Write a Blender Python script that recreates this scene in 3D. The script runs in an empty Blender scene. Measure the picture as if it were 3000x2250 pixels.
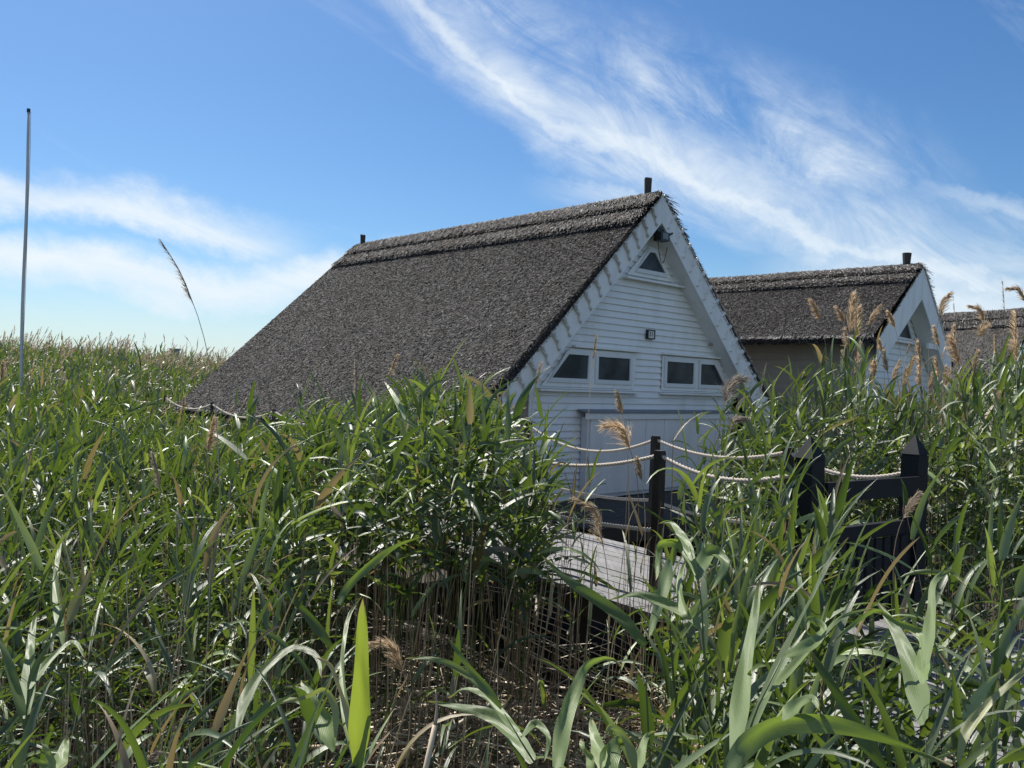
import bpy, bmesh, math, random
import numpy as np
from mathutils import Vector, Matrix

# ------------------------------------------------------------------ camera, world, sun, exposure
SC = bpy.context.scene
COL = SC.collection
rad = math.radians
EYE, FPX, ROLL, HOR = 1.5, 2500.0, rad(1.9), 1130.0      # focal length in pixels of a 3000 px wide picture
PITCH = math.atan((HOR - 1125) * math.cos(ROLL) / FPX)
fwd = np.array([0, math.cos(PITCH), math.sin(PITCH)])
up0 = np.array([0, -math.sin(PITCH), math.cos(PITCH)])
rt0 = np.array([1.0, 0, 0])
CR = math.cos(ROLL) * rt0 + math.sin(ROLL) * up0
CU = -math.sin(ROLL) * rt0 + math.cos(ROLL) * up0
CAMP = np.array([0, 0, EYE])

def ray(x, y):
    return fwd + CR * (x - 1500) / FPX - CU * (y - 1125) / FPX

def at(x, y, depth):
    d = ray(x, y)
    return CAMP + d * (depth / d[1])

cam_d = bpy.data.cameras.new('camera')
cam = bpy.data.objects.new('camera', cam_d)
COL.objects.link(cam)
cam_d.sensor_width = 36.0
cam_d.lens = FPX / 3000 * 36
cam_d.clip_start, cam_d.clip_end = 0.05, 20000
m = Matrix.Identity(4)
for i in range(3):
    m[i][0], m[i][1], m[i][2], m[i][3] = CR[i], CU[i], -fwd[i], CAMP[i]
cam.matrix_world = m
SC.camera = cam

SUN_AZ, SUN_EL = rad(-33), rad(52)
sd = bpy.data.lights.new('sun', 'SUN')
sd.energy, sd.angle, sd.color = 5.0, rad(0.53), (1.0, 0.95, 0.87)
sun = bpy.data.objects.new('sun', sd)
COL.objects.link(sun)
sv = Vector((math.sin(SUN_AZ) * math.cos(SUN_EL), math.cos(SUN_AZ) * math.cos(SUN_EL), math.sin(SUN_EL)))
sun.rotation_euler = sv.to_track_quat('Z', 'Y').to_euler()
sun.location = sv * 40

SC.view_settings.view_transform = 'Standard'
SC.view_settings.look = 'None'
SC.view_settings.exposure = 0.60
SC.view_settings.gamma = 1.0
SC.render.engine = 'CYCLES'
SC.cycles.max_bounces = 7
SC.cycles.diffuse_bounces = 3
SC.cycles.glossy_bounces = 2
SC.cycles.transmission_bounces = 4
SC.cycles.transparent_max_bounces = 6


class NT:
    """small helper round a node tree"""
    def __init__(s, tree):
        s.t = tree
        s.t.nodes.clear()
    def n(s, typ, **kw):
        nd = s.t.nodes.new(typ)
        for k, v in kw.items():
            setattr(nd, k, v)
        return nd
    def l(s, a, b):
        s.t.links.new(a, b)
    def val(s, sock, v):
        if hasattr(v, 'is_linked'):
            s.l(v, sock)
        else:
            sock.default_value = v
    def math(s, op, a, b=None, c=None, clamp=False):
        nd = s.n('ShaderNodeMath', operation=op, use_clamp=clamp)
        s.val(nd.inputs[0], a)
        if b is not None: s.val(nd.inputs[1], b)
        if c is not None: s.val(nd.inputs[2], c)
        return nd.outputs[0]
    def mix(s, fac, a, b, blend='MIX'):
        nd = s.n('ShaderNodeMix', data_type='RGBA', blend_type=blend)
        s.val(nd.inputs[0], fac)
        s.val(nd.inputs[6], a)
        s.val(nd.inputs[7], b)
        return nd.outputs[2]
    def maprange(s, v, a, b, c, d, smooth=False):
        nd = s.n('ShaderNodeMapRange', interpolation_type='SMOOTHSTEP' if smooth else 'LINEAR')
        for i, q in enumerate((v, a, b, c, d)):
            s.val(nd.inputs[i], q)
        return nd.outputs[0]
    def noise(s, vec, scale, detail=4, rough=0.55, dist=0.0):
        nd = s.n('ShaderNodeTexNoise')
        if vec is not None: s.l(vec, nd.inputs['Vector'])
        nd.inputs['Scale'].default_value = scale
        nd.inputs['Detail'].default_value = detail
        nd.inputs['Roughness'].default_value = rough
        nd.inputs['Distortion'].default_value = dist
        return nd.outputs['Fac']

def gno(x, y):
    d = ray(x, y)
    return d[0] / d[1], d[2] / d[1]

W = bpy.data.worlds.new('World')
SC.world = W
W.use_nodes = True
w = NT(W.node_tree)
out = w.n('ShaderNodeOutputWorld')
bg = w.n('ShaderNodeBackground')
bg.inputs['Strength'].default_value = 0.080
w.l(bg.outputs[0], out.inputs[0])
sky = w.n('ShaderNodeTexSky', sky_type='NISHITA')
sky.sun_disc = False
sky.sun_elevation, sky.sun_rotation = SUN_EL, SUN_AZ
sky.altitude, sky.air_density, sky.dust_density, sky.ozone_density = 100, 1.0, 0.6, 2.0
tc = w.n('ShaderNodeTexCoord')
sx = w.n('ShaderNodeSeparateXYZ')
w.l(tc.outputs['Generated'], sx.inputs[0])
yy = w.math('MAXIMUM', sx.outputs[1], 0.05)
X = w.math('DIVIDE', sx.outputs[0], yy)
Z = w.math('DIVIDE', sx.outputs[2], yy)
front = w.maprange(sx.outputs[1], 0.05, 0.3, 0, 1, True)

def curve_node(pts, lo, hi, vlo, vhi, inp):
    u = w.math('DIVIDE', w.math('SUBTRACT', inp, lo), hi - lo, clamp=True)
    nd = w.n('ShaderNodeFloatCurve')
    c = nd.mapping.curves[0]
    P = [((a - lo) / (hi - lo), (b - vlo) / (vhi - vlo)) for a, b in pts]
    while len(c.points) < len(P):
        c.points.new(0.5, 0.5)
    for p, (a, b) in zip(c.points, P):
        p.location = (min(max(a, 0), 1), min(max(b, 0), 1))
        p.handle_type = 'AUTO'
    nd.mapping.update()
    w.l(u, nd.inputs['Value'])
    return w.math('MULTIPLY_ADD', nd.outputs[0], vhi - vlo, vlo)

def streak_vec(ang, sx_, sy_, off=0.0):
    ca, sa = math.cos(ang), math.sin(ang)
    al = w.math('ADD', w.math('MULTIPLY', X, ca * sx_), w.math('MULTIPLY', Z, sa * sx_))
    ac = w.math('ADD', w.math('MULTIPLY', X, -sa * sy_), w.math('MULTIPLY', Z, ca * sy_))
    cb = w.n('ShaderNodeCombineXYZ')
    w.l(al, cb.inputs[0]); w.l(ac, cb.inputs[1]); cb.inputs[2].default_value = off
    return cb.outputs[0]

def band(pts, up_w, dn_w, x_in, x_out):
    """soft band along a line in the sky: distance above / below it in tangent units"""
    g = [gno(*p) for p in pts]
    zc = curve_node(g, -0.65, 0.65, -0.1, 0.6, X)
    wob = w.math('MULTIPLY', w.math('SUBTRACT', w.noise(streak_vec(-0.35, 3.2, 5.0, 1.7), 1.6, 7, 0.66), 0.5), 0.11)
    d = w.math('SUBTRACT', w.math('ADD', Z, wob), zc)
    a = w.maprange(d, 0.0, up_w, 1, 0, True)
    b = w.maprange(d, 0.0, -dn_w, 1, 0, True)
    r = w.math('MULTIPLY', a, b)
    gi, go = gno(x_in, 600)[0], gno(x_out, 600)[0]
    if x_in > -50: r = w.math('MULTIPLY', r, w.maprange(X, gi, gi + 0.16, 0, 1, True))
    if x_out < 3050: r = w.math('MULTIPLY', r, w.maprange(X, go - 0.16, go, 1, 0, True))
    return r

f1 = w.maprange(w.noise(streak_vec(-0.60, 3.0, 9.0), 1.5, 9, 0.68, 0.9), 0.33, 0.70, 0, 1)
f2 = w.maprange(w.noise(streak_vec(-0.24, 2.2, 8.0, 4.0), 1.5, 9, 0.66, 0.8), 0.33, 0.68, 0, 1)
b1 = band([(900, -250), (1180, 0), (1356, 150), (1492, 265), (1640, 385), (1898, 475), (2170, 580), (2441, 690), (2712, 760), (3000, 830)], 0.10, 0.060, 880, 4000)
b1c = band([(900, -250), (1180, 0), (1356, 150), (1492, 265), (1640, 385), (1898, 475), (2170, 580), (2441, 690), (2712, 770), (3000, 850)], 0.03, 0.024, 880, 4000)
b1h = band([(900, -450), (1200, -120), (1500, 100), (1750, 260), (2000, 340), (2400, 500), (3000, 760)], 0.13, 0.10, 900, 2950)
b2 = band([(-100, 540), (0, 560), (300, 610), (600, 690), (850, 750), (1100, 780)], 0.045, 0.030, -100, 1020)
b3 = band([(-100, 720), (0, 735), (400, 800), (700, 840), (1100, 790), (1300, 780)], 0.040, 0.055, -100, 1450)
b4 = band([(2400, 560), (2700, 585), (3000, 635), (3100, 650)], 0.020, 0.022, 2520, 4000)
b5 = band([(1300, 510), (1700, 545), (2100, 640), (2350, 720)], 0.020, 0.035, 1480, 2420)
b6 = band([(2050, 800), (2500, 800), (2800, 860), (3100, 950)], 0.06, 0.12, 2150, 4000)
cl = w.math('MULTIPLY', b1, w.math('MULTIPLY_ADD', f1, 0.85, 0.18))
cl = w.math('MAXIMUM', cl, w.math('MULTIPLY', b1c, w.math('MULTIPLY_ADD', f1, 0.45, 0.62)))
cl = w.math('MAXIMUM', cl, w.math('MULTIPLY', b1h, w.math('MULTIPLY', f1, w.maprange(w.noise(streak_vec(-0.9, 4.0, 5.0, 21.0), 1.6, 7, 0.65, 0.8), 0.36, 0.62, 0.10, 0.95))))
cl = w.math('MAXIMUM', cl, w.math('MULTIPLY', b2, w.math('MULTIPLY_ADD', f2, 0.62, 0.48)))
cl = w.math('MAXIMUM', cl, w.math('MULTIPLY', b3, w.math('MULTIPLY_ADD', f2, 0.45, 0.68)))
cl = w.math('MAXIMUM', cl, w.math('MULTIPLY', b4, w.math('MULTIPLY_ADD', f2, 0.5, 0.25)))
cl = w.math('MAXIMUM', cl, w.math('MULTIPLY', b5, w.math('MULTIPLY_ADD', f2, 0.75, 0.0)))
cl = w.math('MAXIMUM', cl, w.math('MULTIPLY', b6, w.math('MULTIPLY_ADD', f2, 0.45, 0.60)))
veil = w.math('MULTIPLY', w.maprange(Z, 0.17, 0.0, 0, 0.52, True), w.math('MULTIPLY_ADD', f2, 0.45, 0.55))
wisp = w.math('MULTIPLY', w.maprange(w.noise(streak_vec(-0.5, 1.3, 6.0, 9.0), 1.4, 7, 0.64, 0.6), 0.56, 0.80, 0, 1, True), 0.30)
cl = w.math('MAXIMUM', cl, wisp)
cl = w.math('MAXIMUM', w.math('MULTIPLY', cl, 0.96), veil, clamp=True)
cl = w.math('MULTIPLY', cl, front)
hs = w.n('ShaderNodeHueSaturation')
hs.inputs['Saturation'].default_value = 1.17
hs.inputs['Value'].default_value = 0.98
w.l(sky.outputs[0], hs.inputs['Color'])
tone_ = w.mix(1.0, hs.outputs[0], (0.62, 0.80, 0.95, 1), 'MULTIPLY')
skyc = w.mix(cl, tone_, (7.0, 7.7, 8.25, 1))
# bright clouds added to the unseen sky behind the viewer, filling the shaded gable
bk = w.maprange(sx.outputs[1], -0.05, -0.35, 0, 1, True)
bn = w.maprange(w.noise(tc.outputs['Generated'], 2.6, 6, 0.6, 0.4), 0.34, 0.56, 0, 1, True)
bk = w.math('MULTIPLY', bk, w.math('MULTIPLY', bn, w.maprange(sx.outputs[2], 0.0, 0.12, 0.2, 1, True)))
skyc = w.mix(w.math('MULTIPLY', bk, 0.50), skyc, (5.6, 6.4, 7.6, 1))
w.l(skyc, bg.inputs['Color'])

# ------------------------------------------------------------------ materials
def mat(name):
    mm = bpy.data.materials.new(name)
    mm.use_nodes = True
    k = NT(mm.node_tree)
    o = k.n('ShaderNodeOutputMaterial')
    p = k.n('ShaderNodeBsdfPrincipled')
    k.l(p.outputs[0], o.inputs[0])
    k.p, k.o = p, o
    return mm, k

def objco(k, scale=(1, 1, 1)):
    t = k.n('ShaderNodeTexCoord')
    mp = k.n('ShaderNodeMapping')
    mp.inputs['Scale'].default_value = scale
    k.l(t.outputs['Object'], mp.inputs[0])
    return mp.outputs[0]

def bump(k, h, strength=0.3, dist=0.01):
    b = k.n('ShaderNodeBump')
    b.inputs['Strength'].default_value = strength
    b.inputs['Distance'].default_value = dist
    k.l(h, b.inputs['Height'])
    k.l(b.outputs[0], k.p.inputs['Normal'])

def tint(k):
    a = k.n('ShaderNodeAttribute', attribute_name='tint')
    s = k.n('ShaderNodeSeparateColor')
    k.l(a.outputs['Color'], s.inputs[0])
    return s.outputs[0], s.outputs[1], s.outputs[2]

MAT = {}
def paint(name, base, dirt, rough=0.45, amount=0.35, scale=3.0):
    mm, k = mat(name)
    v = objco(k, (1, 1, 0.35))
    n1 = k.noise(v, scale, 6, 0.65)
    n2 = k.noise(objco(k), 38, 3, 0.6)
    f = k.math('MULTIPLY', k.maprange(n1, 0.48, 0.75, 0, 1), amount)
    c = k.mix(f, base + (1,), dirt + (1,))
    c = k.mix(k.math('MULTIPLY', n2, 0.18), c, dirt + (1,))
    k.l(c, k.p.inputs['Base Color'])
    k.p.inputs['Roughness'].default_value = rough
    bump(k, n2, 0.15, 0.004)
    MAT[name] = mm
paint('white_paint', (0.86, 0.86, 0.85), (0.52, 0.49, 0.42))
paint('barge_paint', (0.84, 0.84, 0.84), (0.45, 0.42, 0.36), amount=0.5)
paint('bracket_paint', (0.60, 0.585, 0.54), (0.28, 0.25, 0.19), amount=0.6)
paint('shed_paint', (0.66, 0.69, 0.73), (0.48, 0.47, 0.45))
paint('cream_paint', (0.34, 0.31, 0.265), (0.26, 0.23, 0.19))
paint('black_paint', (0.007, 0.009, 0.013), (0.022, 0.023, 0.027), 0.6, 0.4, 6)
MAT['black_paint'].node_tree.nodes['Principled BSDF'].inputs['Specular IOR Level'].default_value = 0.22
paint('brown_post', (0.018, 0.012, 0.010), (0.05, 0.035, 0.025), 0.6, 0.5, 8)
paint('ridge_wood', (0.045, 0.038, 0.035), (0.09, 0.075, 0.06), 0.8, 0.6, 9)
paint('grey_metal', (0.50, 0.52, 0.55), (0.26, 0.25, 0.24), 0.45, 0.5, 2)
paint('sheet_grey', (0.20, 0.22, 0.25), (0.2, 0.2, 0.2), 0.5, 0.4, 4)
paint('plastic_white', (0.72, 0.73, 0.74), (0.55, 0.53, 0.5), 0.35, 0.3)
paint('black_plastic', (0.012, 0.012, 0.013), (0.03, 0.03, 0.03), 0.4, 0.2)

mm, k = mat('glass_pane')
v = objco(k)
n = k.noise(v, 2.2, 3, 0.5)
k.l(k.mix(k.maprange(n, 0.35, 0.7, 0, 1), (0.025, 0.030, 0.037, 1), (0.085, 0.092, 0.10, 1)), k.p.inputs['Base Color'])
k.p.inputs['Roughness'].default_value = 0.2
k.p.inputs['Specular IOR Level'].default_value = 0.14
MAT['glass_pane'] = mm

mm, k = mat('thatch')
r, g, b = tint(k)
n = k.noise(objco(k, (0.5, 1.6, 0.5)), 1.0, 5, 0.65)
c = k.mix(r, (0.010, 0.009, 0.009, 1), (0.60, 0.57, 0.545, 1))
c = k.mix(k.math('MULTIPLY', k.maprange(n, 0.42, 0.68, 0, 1), 0.40), c, (0.060, 0.046, 0.034, 1))
c = k.mix(k.math('MULTIPLY', g, 0.5), c, (0.16, 0.085, 0.035, 1))
k.l(c, k.p.inputs['Base Color'])
k.p.inputs['Roughness'].default_value = 0.75
k.p.inputs['Specular IOR Level'].default_value = 0.25
MAT['thatch'] = mm

mm, k = mat('plank_wood')
v = objco(k, (22, 1.2, 22))
n = k.noise(v, 1.6, 6, 0.65)
n2 = k.noise(objco(k), 1.3, 3, 0.6)
r, g, b = tint(k)
c = k.mix(k.maprange(n, 0.3, 0.75, 0, 1), (0.13, 0.13, 0.133, 1), (0.29, 0.285, 0.285, 1))
c = k.mix(k.math('MULTIPLY', r, 0.45), c, (0.12, 0.118, 0.118, 1))
c = k.mix(k.math('MULTIPLY', k.maprange(n2, 0.5, 0.75, 0, 1), 0.4), c, (0.16, 0.14, 0.12, 1))
k.l(c, k.p.inputs['Base Color'])
k.p.inputs['Roughness'].default_value = 0.7
bump(k, n, 0.4, 0.004)
MAT['plank_wood'] = mm

mm, k = mat('dark_timber')
n = k.noise(objco(k, (2, 2, 14)), 2.0, 5, 0.6)
k.l(k.mix(n, (0.02, 0.018, 0.017, 1), (0.07, 0.062, 0.056, 1)), k.p.inputs['Base Color'])
k.p.inputs['Roughness'].default_value = 0.85
MAT['dark_timber'] = mm

mm, k = mat('rope')
n = k.noise(objco(k), 160, 3, 0.6)
k.l(k.mix(n, (0.33, 0.28, 0.22, 1), (0.66, 0.59, 0.51, 1)), k.p.inputs['Base Color'])
k.p.inputs['Roughness'].default_value = 0.9
MAT['rope'] = mm

def leafmat(name, gain=1.0, trans=0.26, tmax=(0.36, 0.46, 0.06, 1), spec=0.85):
    mm, k = mat(name)
    r, g, b = tint(k)
    vein = k.math('MULTIPLY_ADD', k.math('SINE', k.math('MULTIPLY', b, 46.0)), 0.5, 0.5)
    nz = k.noise(objco(k), 9.0, 4, 0.6)
    c = k.mix(r, (0.018 * gain, 0.038 * gain, 0.018 * gain, 1), (0.26 * gain, 0.34 * gain, 0.145 * gain, 1))
    under = k.mix(r, (0.022 * gain, 0.050 * gain, 0.016 * gain, 1), (0.13 * gain, 0.19 * gain, 0.07 * gain, 1))
    geo = k.n('ShaderNodeNewGeometry')
    c = k.mix(geo.outputs['Backfacing'], c, under)
    c = k.mix(k.math('MULTIPLY', vein, 0.34), c, k.mix(0.6, c, (0.13, 0.20, 0.06, 1)))
    c = k.mix(k.math('MULTIPLY', k.maprange(nz, 0.5, 0.8, 0, 1), 0.25), c, (0.14, 0.15, 0.05, 1))
    dry = k.mix(r, (0.17, 0.115, 0.06, 1), (0.50, 0.42, 0.26, 1))
    c = k.mix(g, c, dry)
    k.l(c, k.p.inputs['Base Color'])
    k.p.inputs['Roughness'].default_value = 0.40
    k.p.inputs['Specular IOR Level'].default_value = spec
    bump(k, vein, 0.25, 0.002)
    tr = k.n('ShaderNodeBsdfTranslucent')
    tcol = k.mix(r, (0.07, 0.14, 0.010, 1), tmax)
    tcol = k.mix(g, tcol, (0.34, 0.25, 0.09, 1))
    k.l(tcol, tr.inputs['Color'])
    ms = k.n('ShaderNodeMixShader')
    ms.inputs[0].default_value = trans
    k.l(k.p.outputs[0], ms.inputs[1])
    k.l(tr.outputs[0], ms.inputs[2])
    k.l(ms.outputs[0], k.o.inputs[0])
    MAT[name] = mm
leafmat('reed_leaf')
leafmat('young_leaf', 0.75, 0.56, (0.29, 0.37, 0.03, 1))
leafmat('broad_leaf', 0.86, 0.32, (0.30, 0.42, 0.05, 1), 0.40)

mm, k = mat('reed_stalk')
r, g, b = tint(k)
c = k.mix(g, k.mix(r, (0.05, 0.085, 0.025, 1), (0.13, 0.16, 0.06, 1)), k.mix(r, (0.13, 0.08, 0.05, 1), (0.60, 0.49, 0.34, 1)))
k.l(c, k.p.inputs['Base Color'])
k.p.inputs['Roughness'].default_value = 0.45
MAT['reed_stalk'] = mm

mm, k = mat('reed_plume')
r, g, b = tint(k)
c = k.mix(r, (0.40, 0.27, 0.15, 1), (0.82, 0.66, 0.46, 1))
c = k.mix(g, c, (0.30, 0.27, 0.24, 1))
k.l(c, k.p.inputs['Base Color'])
k.p.inputs['Roughness'].default_value = 0.8
tr = k.n('ShaderNodeBsdfTranslucent')
k.l(c, tr.inputs['Color'])
ms = k.n('ShaderNodeMixShader')
ms.inputs[0].default_value = 0.5
k.l(k.p.outputs[0], ms.inputs[1]); k.l(tr.outputs[0], ms.inputs[2]); k.l(ms.outputs[0], k.o.inputs[0])
MAT['reed_plume'] = mm

mm, k = mat('marsh_mud')
t_ = k.n('ShaderNodeTexCoord')
n = k.noise(t_.outputs['Object'], 3.5, 6, 0.65)
n2 = k.noise(t_.outputs['Object'], 30, 4, 0.6)
c = k.mix(k.maprange(n, 0.3, 0.7, 0, 1), (0.012, 0.009, 0.006, 1), (0.040, 0.027, 0.017, 1))
c = k.mix(k.math('MULTIPLY', n2, 0.4), c, (0.06, 0.042, 0.025, 1))
k.l(c, k.p.inputs['Base Color'])
k.p.inputs['Roughness'].default_value = 0.85
bump(k, n2, 0.6, 0.03)
MAT['marsh_mud'] = mm

mm, k = mat('lake_water')
n = k.noise(objco(k, (0.3, 1, 1)), 0.8, 5, 0.6)
k.p.inputs['Base Color'].default_value = (0.045, 0.10, 0.11, 1)
k.p.inputs['Roughness'].default_value = 0.12
bump(k, n, 0.4, 0.2)
MAT['lake_water'] = mm

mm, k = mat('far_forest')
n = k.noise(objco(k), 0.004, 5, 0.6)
k.l(k.mix(n, (0.09, 0.14, 0.17, 1), (0.15, 0.20, 0.22, 1)), k.p.inputs['Base Color'])  # distance haze put into the forest colour as a bluish grey
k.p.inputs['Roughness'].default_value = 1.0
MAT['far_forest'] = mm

def flat(name, c, rough=0.5):
    mm, k = mat(name)
    n = k.noise(objco(k), 40, 2, 0.5)
    k.l(k.mix(k.math('MULTIPLY', n, 0.25), c + (1,), tuple(x * 0.7 for x in c) + (1,)), k.p.inputs['Base Color'])
    k.p.inputs['Roughness'].default_value = rough
    MAT[name] = mm
flat('sign_white', (0.70, 0.71, 0.70))
flat('sign_black', (0.012, 0.012, 0.013))

# ------------------------------------------------------------------ mesh helpers
RNG = np.random.default_rng(31)
random.seed(7)

class MB:
    """collects shapes and links them as ONE mesh object"""
    def __init__(s):
        s.v, s.f, s.t, s.n = [], [], [], 0
    def add(s, v, f, t=(0.5, 0, 0)):
        v = np.asarray(v, float).reshape(-1, 3)
        t = np.asarray(t, float)
        if t.ndim == 1: t = np.tile(t, (len(v), 1))
        s.v.append(v); s.t.append(t)
        for q in (f if isinstance(f, list) else [f]):
            s.f.append(np.asarray(q, int) + s.n)
        s.n += len(v)
    def box(s, lo, hi, t=(0.5, 0, 0)):
        (x0, y0, z0), (x1, y1, z1) = lo, hi
        v = [(x0, y0, z0), (x1, y0, z0), (x1, y1, z0), (x0, y1, z0), (x0, y0, z1), (x1, y0, z1), (x1, y1, z1), (x0, y1, z1)]
        s.add(v, np.array([(0, 3, 2, 1), (4, 5, 6, 7), (0, 1, 5, 4), (1, 2, 6, 5), (2, 3, 7, 6), (3, 0, 4, 7)]), t)
    def beam(s, a, b, w_, h_, upv=(0, 0, 1), t=(0.5, 0, 0)):
        a, b, upv = (np.asarray(q, float) for q in (a, b, upv))
        d = (b - a) / np.linalg.norm(b - a)
        sd_ = np.cross(d, upv); sd_ /= np.linalg.norm(sd_)
        u = np.cross(sd_, d)
        v = []
        for p in (a, b):
            for i, j in ((-1, -1), (1, -1), (1, 1), (-1, 1)):
                v.append(p + sd_ * i * w_ / 2 + u * j * h_ / 2)
        s.add(v, np.array([(0, 1, 2, 3), (7, 6, 5, 4), (0, 4, 5, 1), (1, 5, 6, 2), (2, 6, 7, 3), (3, 7, 4, 0)]), t)
    def prism(s, poly, y0, y1, t=(0.5, 0, 0)):
        """polygon in (x, z), extruded along y"""
        n = len(poly)
        v = [(x, y0, z) for x, z in poly] + [(x, y1, z) for x, z in poly]
        fs = [np.array([list(range(n))]), np.array([list(range(2 * n - 1, n - 1, -1))])]
        fs.append(np.array([(i, i + n, (i + 1) % n + n, (i + 1) % n) for i in range(n)]))
        s.add(v, fs, t)
    def tube(s, pts, r, sides=6, t=(0.5, 0, 0)):
        pts = np.asarray(pts, float)
        n = len(pts)
        r = np.full(n, r) if np.isscalar(r) else np.asarray(r, float)
        tg = np.gradient(pts, axis=0)
        tg /= np.linalg.norm(tg, axis=1)[:, None] + 1e-12
        ref = np.array([0, 0, 1.0]) if abs(tg[:, 2]).mean() < 0.8 else np.array([1.0, 0, 0])
        s1 = np.cross(tg, ref); s1 /= np.linalg.norm(s1, axis=1)[:, None] + 1e-12
        s2 = np.cross(tg, s1)
        a = np.linspace(0, 2 * np.pi, sides, endpoint=False)
        v = pts[:, None] + r[:, None, None] * (np.cos(a)[None, :, None] * s1[:, None] + np.sin(a)[None, :, None] * s2[:, None])
        i = np.arange(n - 1)[:, None] * sides
        j = np.arange(sides)[None]
        j2 = (j + 1) % sides
        q = np.stack([i + j, i + j2, i + sides + j2, i + sides + j], -1).reshape(-1, 4)
        s.add(v.reshape(-1, 3), [q, np.array([list(range(sides))[::-1]]), np.array([list(range((n - 1) * sides, n * sides))])], t)
    def build(s, name, material, parent=None, smooth=False, mesh_only=False):
        me = bpy.data.meshes.new(name)
        V = np.concatenate(s.v).astype(np.float32)
        T = np.concatenate(s.t).astype(np.float32)
        cnt = np.concatenate([np.full(len(q), q.shape[1]) for q in s.f])
        L = np.concatenate([q.reshape(-1) for q in s.f]).astype(np.int32)
        me.vertices.add(len(V)); me.vertices.foreach_set('co', V.ravel())
        me.loops.add(len(L)); me.loops.foreach_set('vertex_index', L)
        st = np.concatenate([[0], np.cumsum(cnt)[:-1]]).astype(np.int32)
        me.polygons.add(len(cnt)); me.polygons.foreach_set('loop_start', st)
        me.update(calc_edges=True)
        me.polygons.foreach_set('use_smooth', np.full(len(cnt), bool(smooth)))
        ca = me.color_attributes.new('tint', 'FLOAT_COLOR', 'POINT')
        ca.data.foreach_set('color', np.concatenate([T, np.ones((len(T), 1), np.float32)], 1).ravel())
        me.validate()
        me.materials.append(MAT[material])
        if mesh_only: return me
        o = bpy.data.objects.new(name, me)
        COL.objects.link(o)
        o.parent = parent
        return o

def tag(o, label=None, cat=None, group=None, kind=None):
    if label: o['label'] = label
    if cat: o['category'] = cat
    if group: o['group'] = group
    if kind: o['kind'] = kind
    return o

def empty(name, loc, rz=0.0):
    o = bpy.data.objects.new(name, None)
    COL.objects.link(o)
    o.empty_display_size = 0.2
    o.location = loc
    o.rotation_euler = (0, 0, rz)
    return o

# ------------------------------------------------------------------ ground, lake, far shore
MUD = -0.80
g = MB()
g.add([(-6000, -300, MUD - 0.25), (6000, -300, MUD - 0.25), (6000, 9000, MUD - 0.25), (-6000, 9000, MUD - 0.25)], np.array([(0, 1, 2, 3)]))
tag(g.build('lake', 'lake_water'), kind='structure')
xs = np.linspace(-60, 60, 121); ys = np.linspace(-6, 78, 85)
gx, gy = np.meshgrid(xs, ys)
gz = MUD + 0.05 * np.sin(gx * 1.7 + gy * 0.8) + 0.05 * np.sin(gx * 0.6 - gy * 1.3) - 0.9 * np.clip((gy - 66) / 10, 0, 1) - 0.9 * np.clip((abs(gx) - 50) / 10, 0, 1)
i = np.arange(84)[:, None] * 121 + np.arange(120)[None]
g = MB()
g.add(np.stack([gx, gy, gz], -1).reshape(-1, 3), np.stack([i, i + 1, i + 122, i + 121], -1).reshape(-1, 4))
tag(g.build('ground', 'marsh_mud', smooth=True), kind='structure')
g = MB()
n = 90
hx = np.linspace(-5200, 2000, n)
hz = 70 + 18 * np.sin(hx / 900) + 9 * np.sin(hx / 310 + 1) + 4 * np.sin(hx / 90)
front_ = np.stack([hx, np.full(n, 3900.), np.full(n, -2.)], 1)
top_ = np.stack([hx, np.full(n, 4500.), hz], 1)
back_ = np.stack([hx, np.full(n, 6000.), np.full(n, -2.)], 1)
j = np.arange(n - 1)
g.add(np.concatenate([front_, top_, back_]), np.concatenate([np.stack([j, j + 1, n + j + 1, n + j], 1), np.stack([n + j, n + j + 1, 2 * n + j + 1, 2 * n + j], 1)]))
tag(g.build('hills', 'far_forest', smooth=True), kind='structure')

# ------------------------------------------------------------------ thatch
def straws(mb, N, P0, A, la, D, ld, Nn, length, width, lift, ang=(0, 0.3), tone=(0.5, 0.25), bundle=None, dark_edge=True, rust=0.06):
    """N reed stubs lying on a roof slope: P0 corner, A along, D down the slope, Nn outward"""
    r = RNG
    u = r.random(N) * la
    v = r.random(N) * (ld - (0.6 * length if bundle else 0))
    th = r.normal(ang[0], ang[1], N)
    L = length * (0.6 + 0.8 * r.random(N))
    wd = width * (0.6 + 0.9 * r.random(N))
    t = np.clip(r.normal(tone[0], tone[1], N), 0, 1) ** 1.6
    if bundle:
        ph = np.sin((u * math.cos(bundle[1]) - v * math.sin(bundle[1])) * 2 * math.pi / bundle[0] + 0.5 * np.sin(u * 3.1))
        t = np.clip(t * (0.22 + 0.52 * (ph + 1)), 0, 1)
        lf = 0.016 * (ph + 1)
    else:
        lf = 0
    d = np.cos(th)[:, None] * D + np.sin(th)[:, None] * A
    s = np.cross(d, Nn)
    roll_ = r.normal(0, 0.45, N)
    s = np.cos(roll_)[:, None] * s + np.sin(roll_)[:, None] * Nn
    base = P0 + u[:, None] * A + v[:, None] * D + (np.asarray(lf) + np.zeros(N))[:, None] * Nn
    lift_ = lift * (0.3 + 1.2 * r.random(N))
    a = base - 0.006 * Nn
    b = base + d * L[:, None] + Nn * lift_[:, None]
    hw = (wd / 2)[:, None]
    V = np.stack([a - s * hw, a + s * hw, b + s * hw * 0.8, b - s * hw * 0.8], 1).reshape(-1, 3)
    F = np.arange(N * 4).reshape(-1, 4)
    ru = (r.random(N) < rust) * r.random(N)
    T = np.stack([t, ru, t * 0], 1).repeat(4, 0)
    mb.add(V, F, T)

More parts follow.
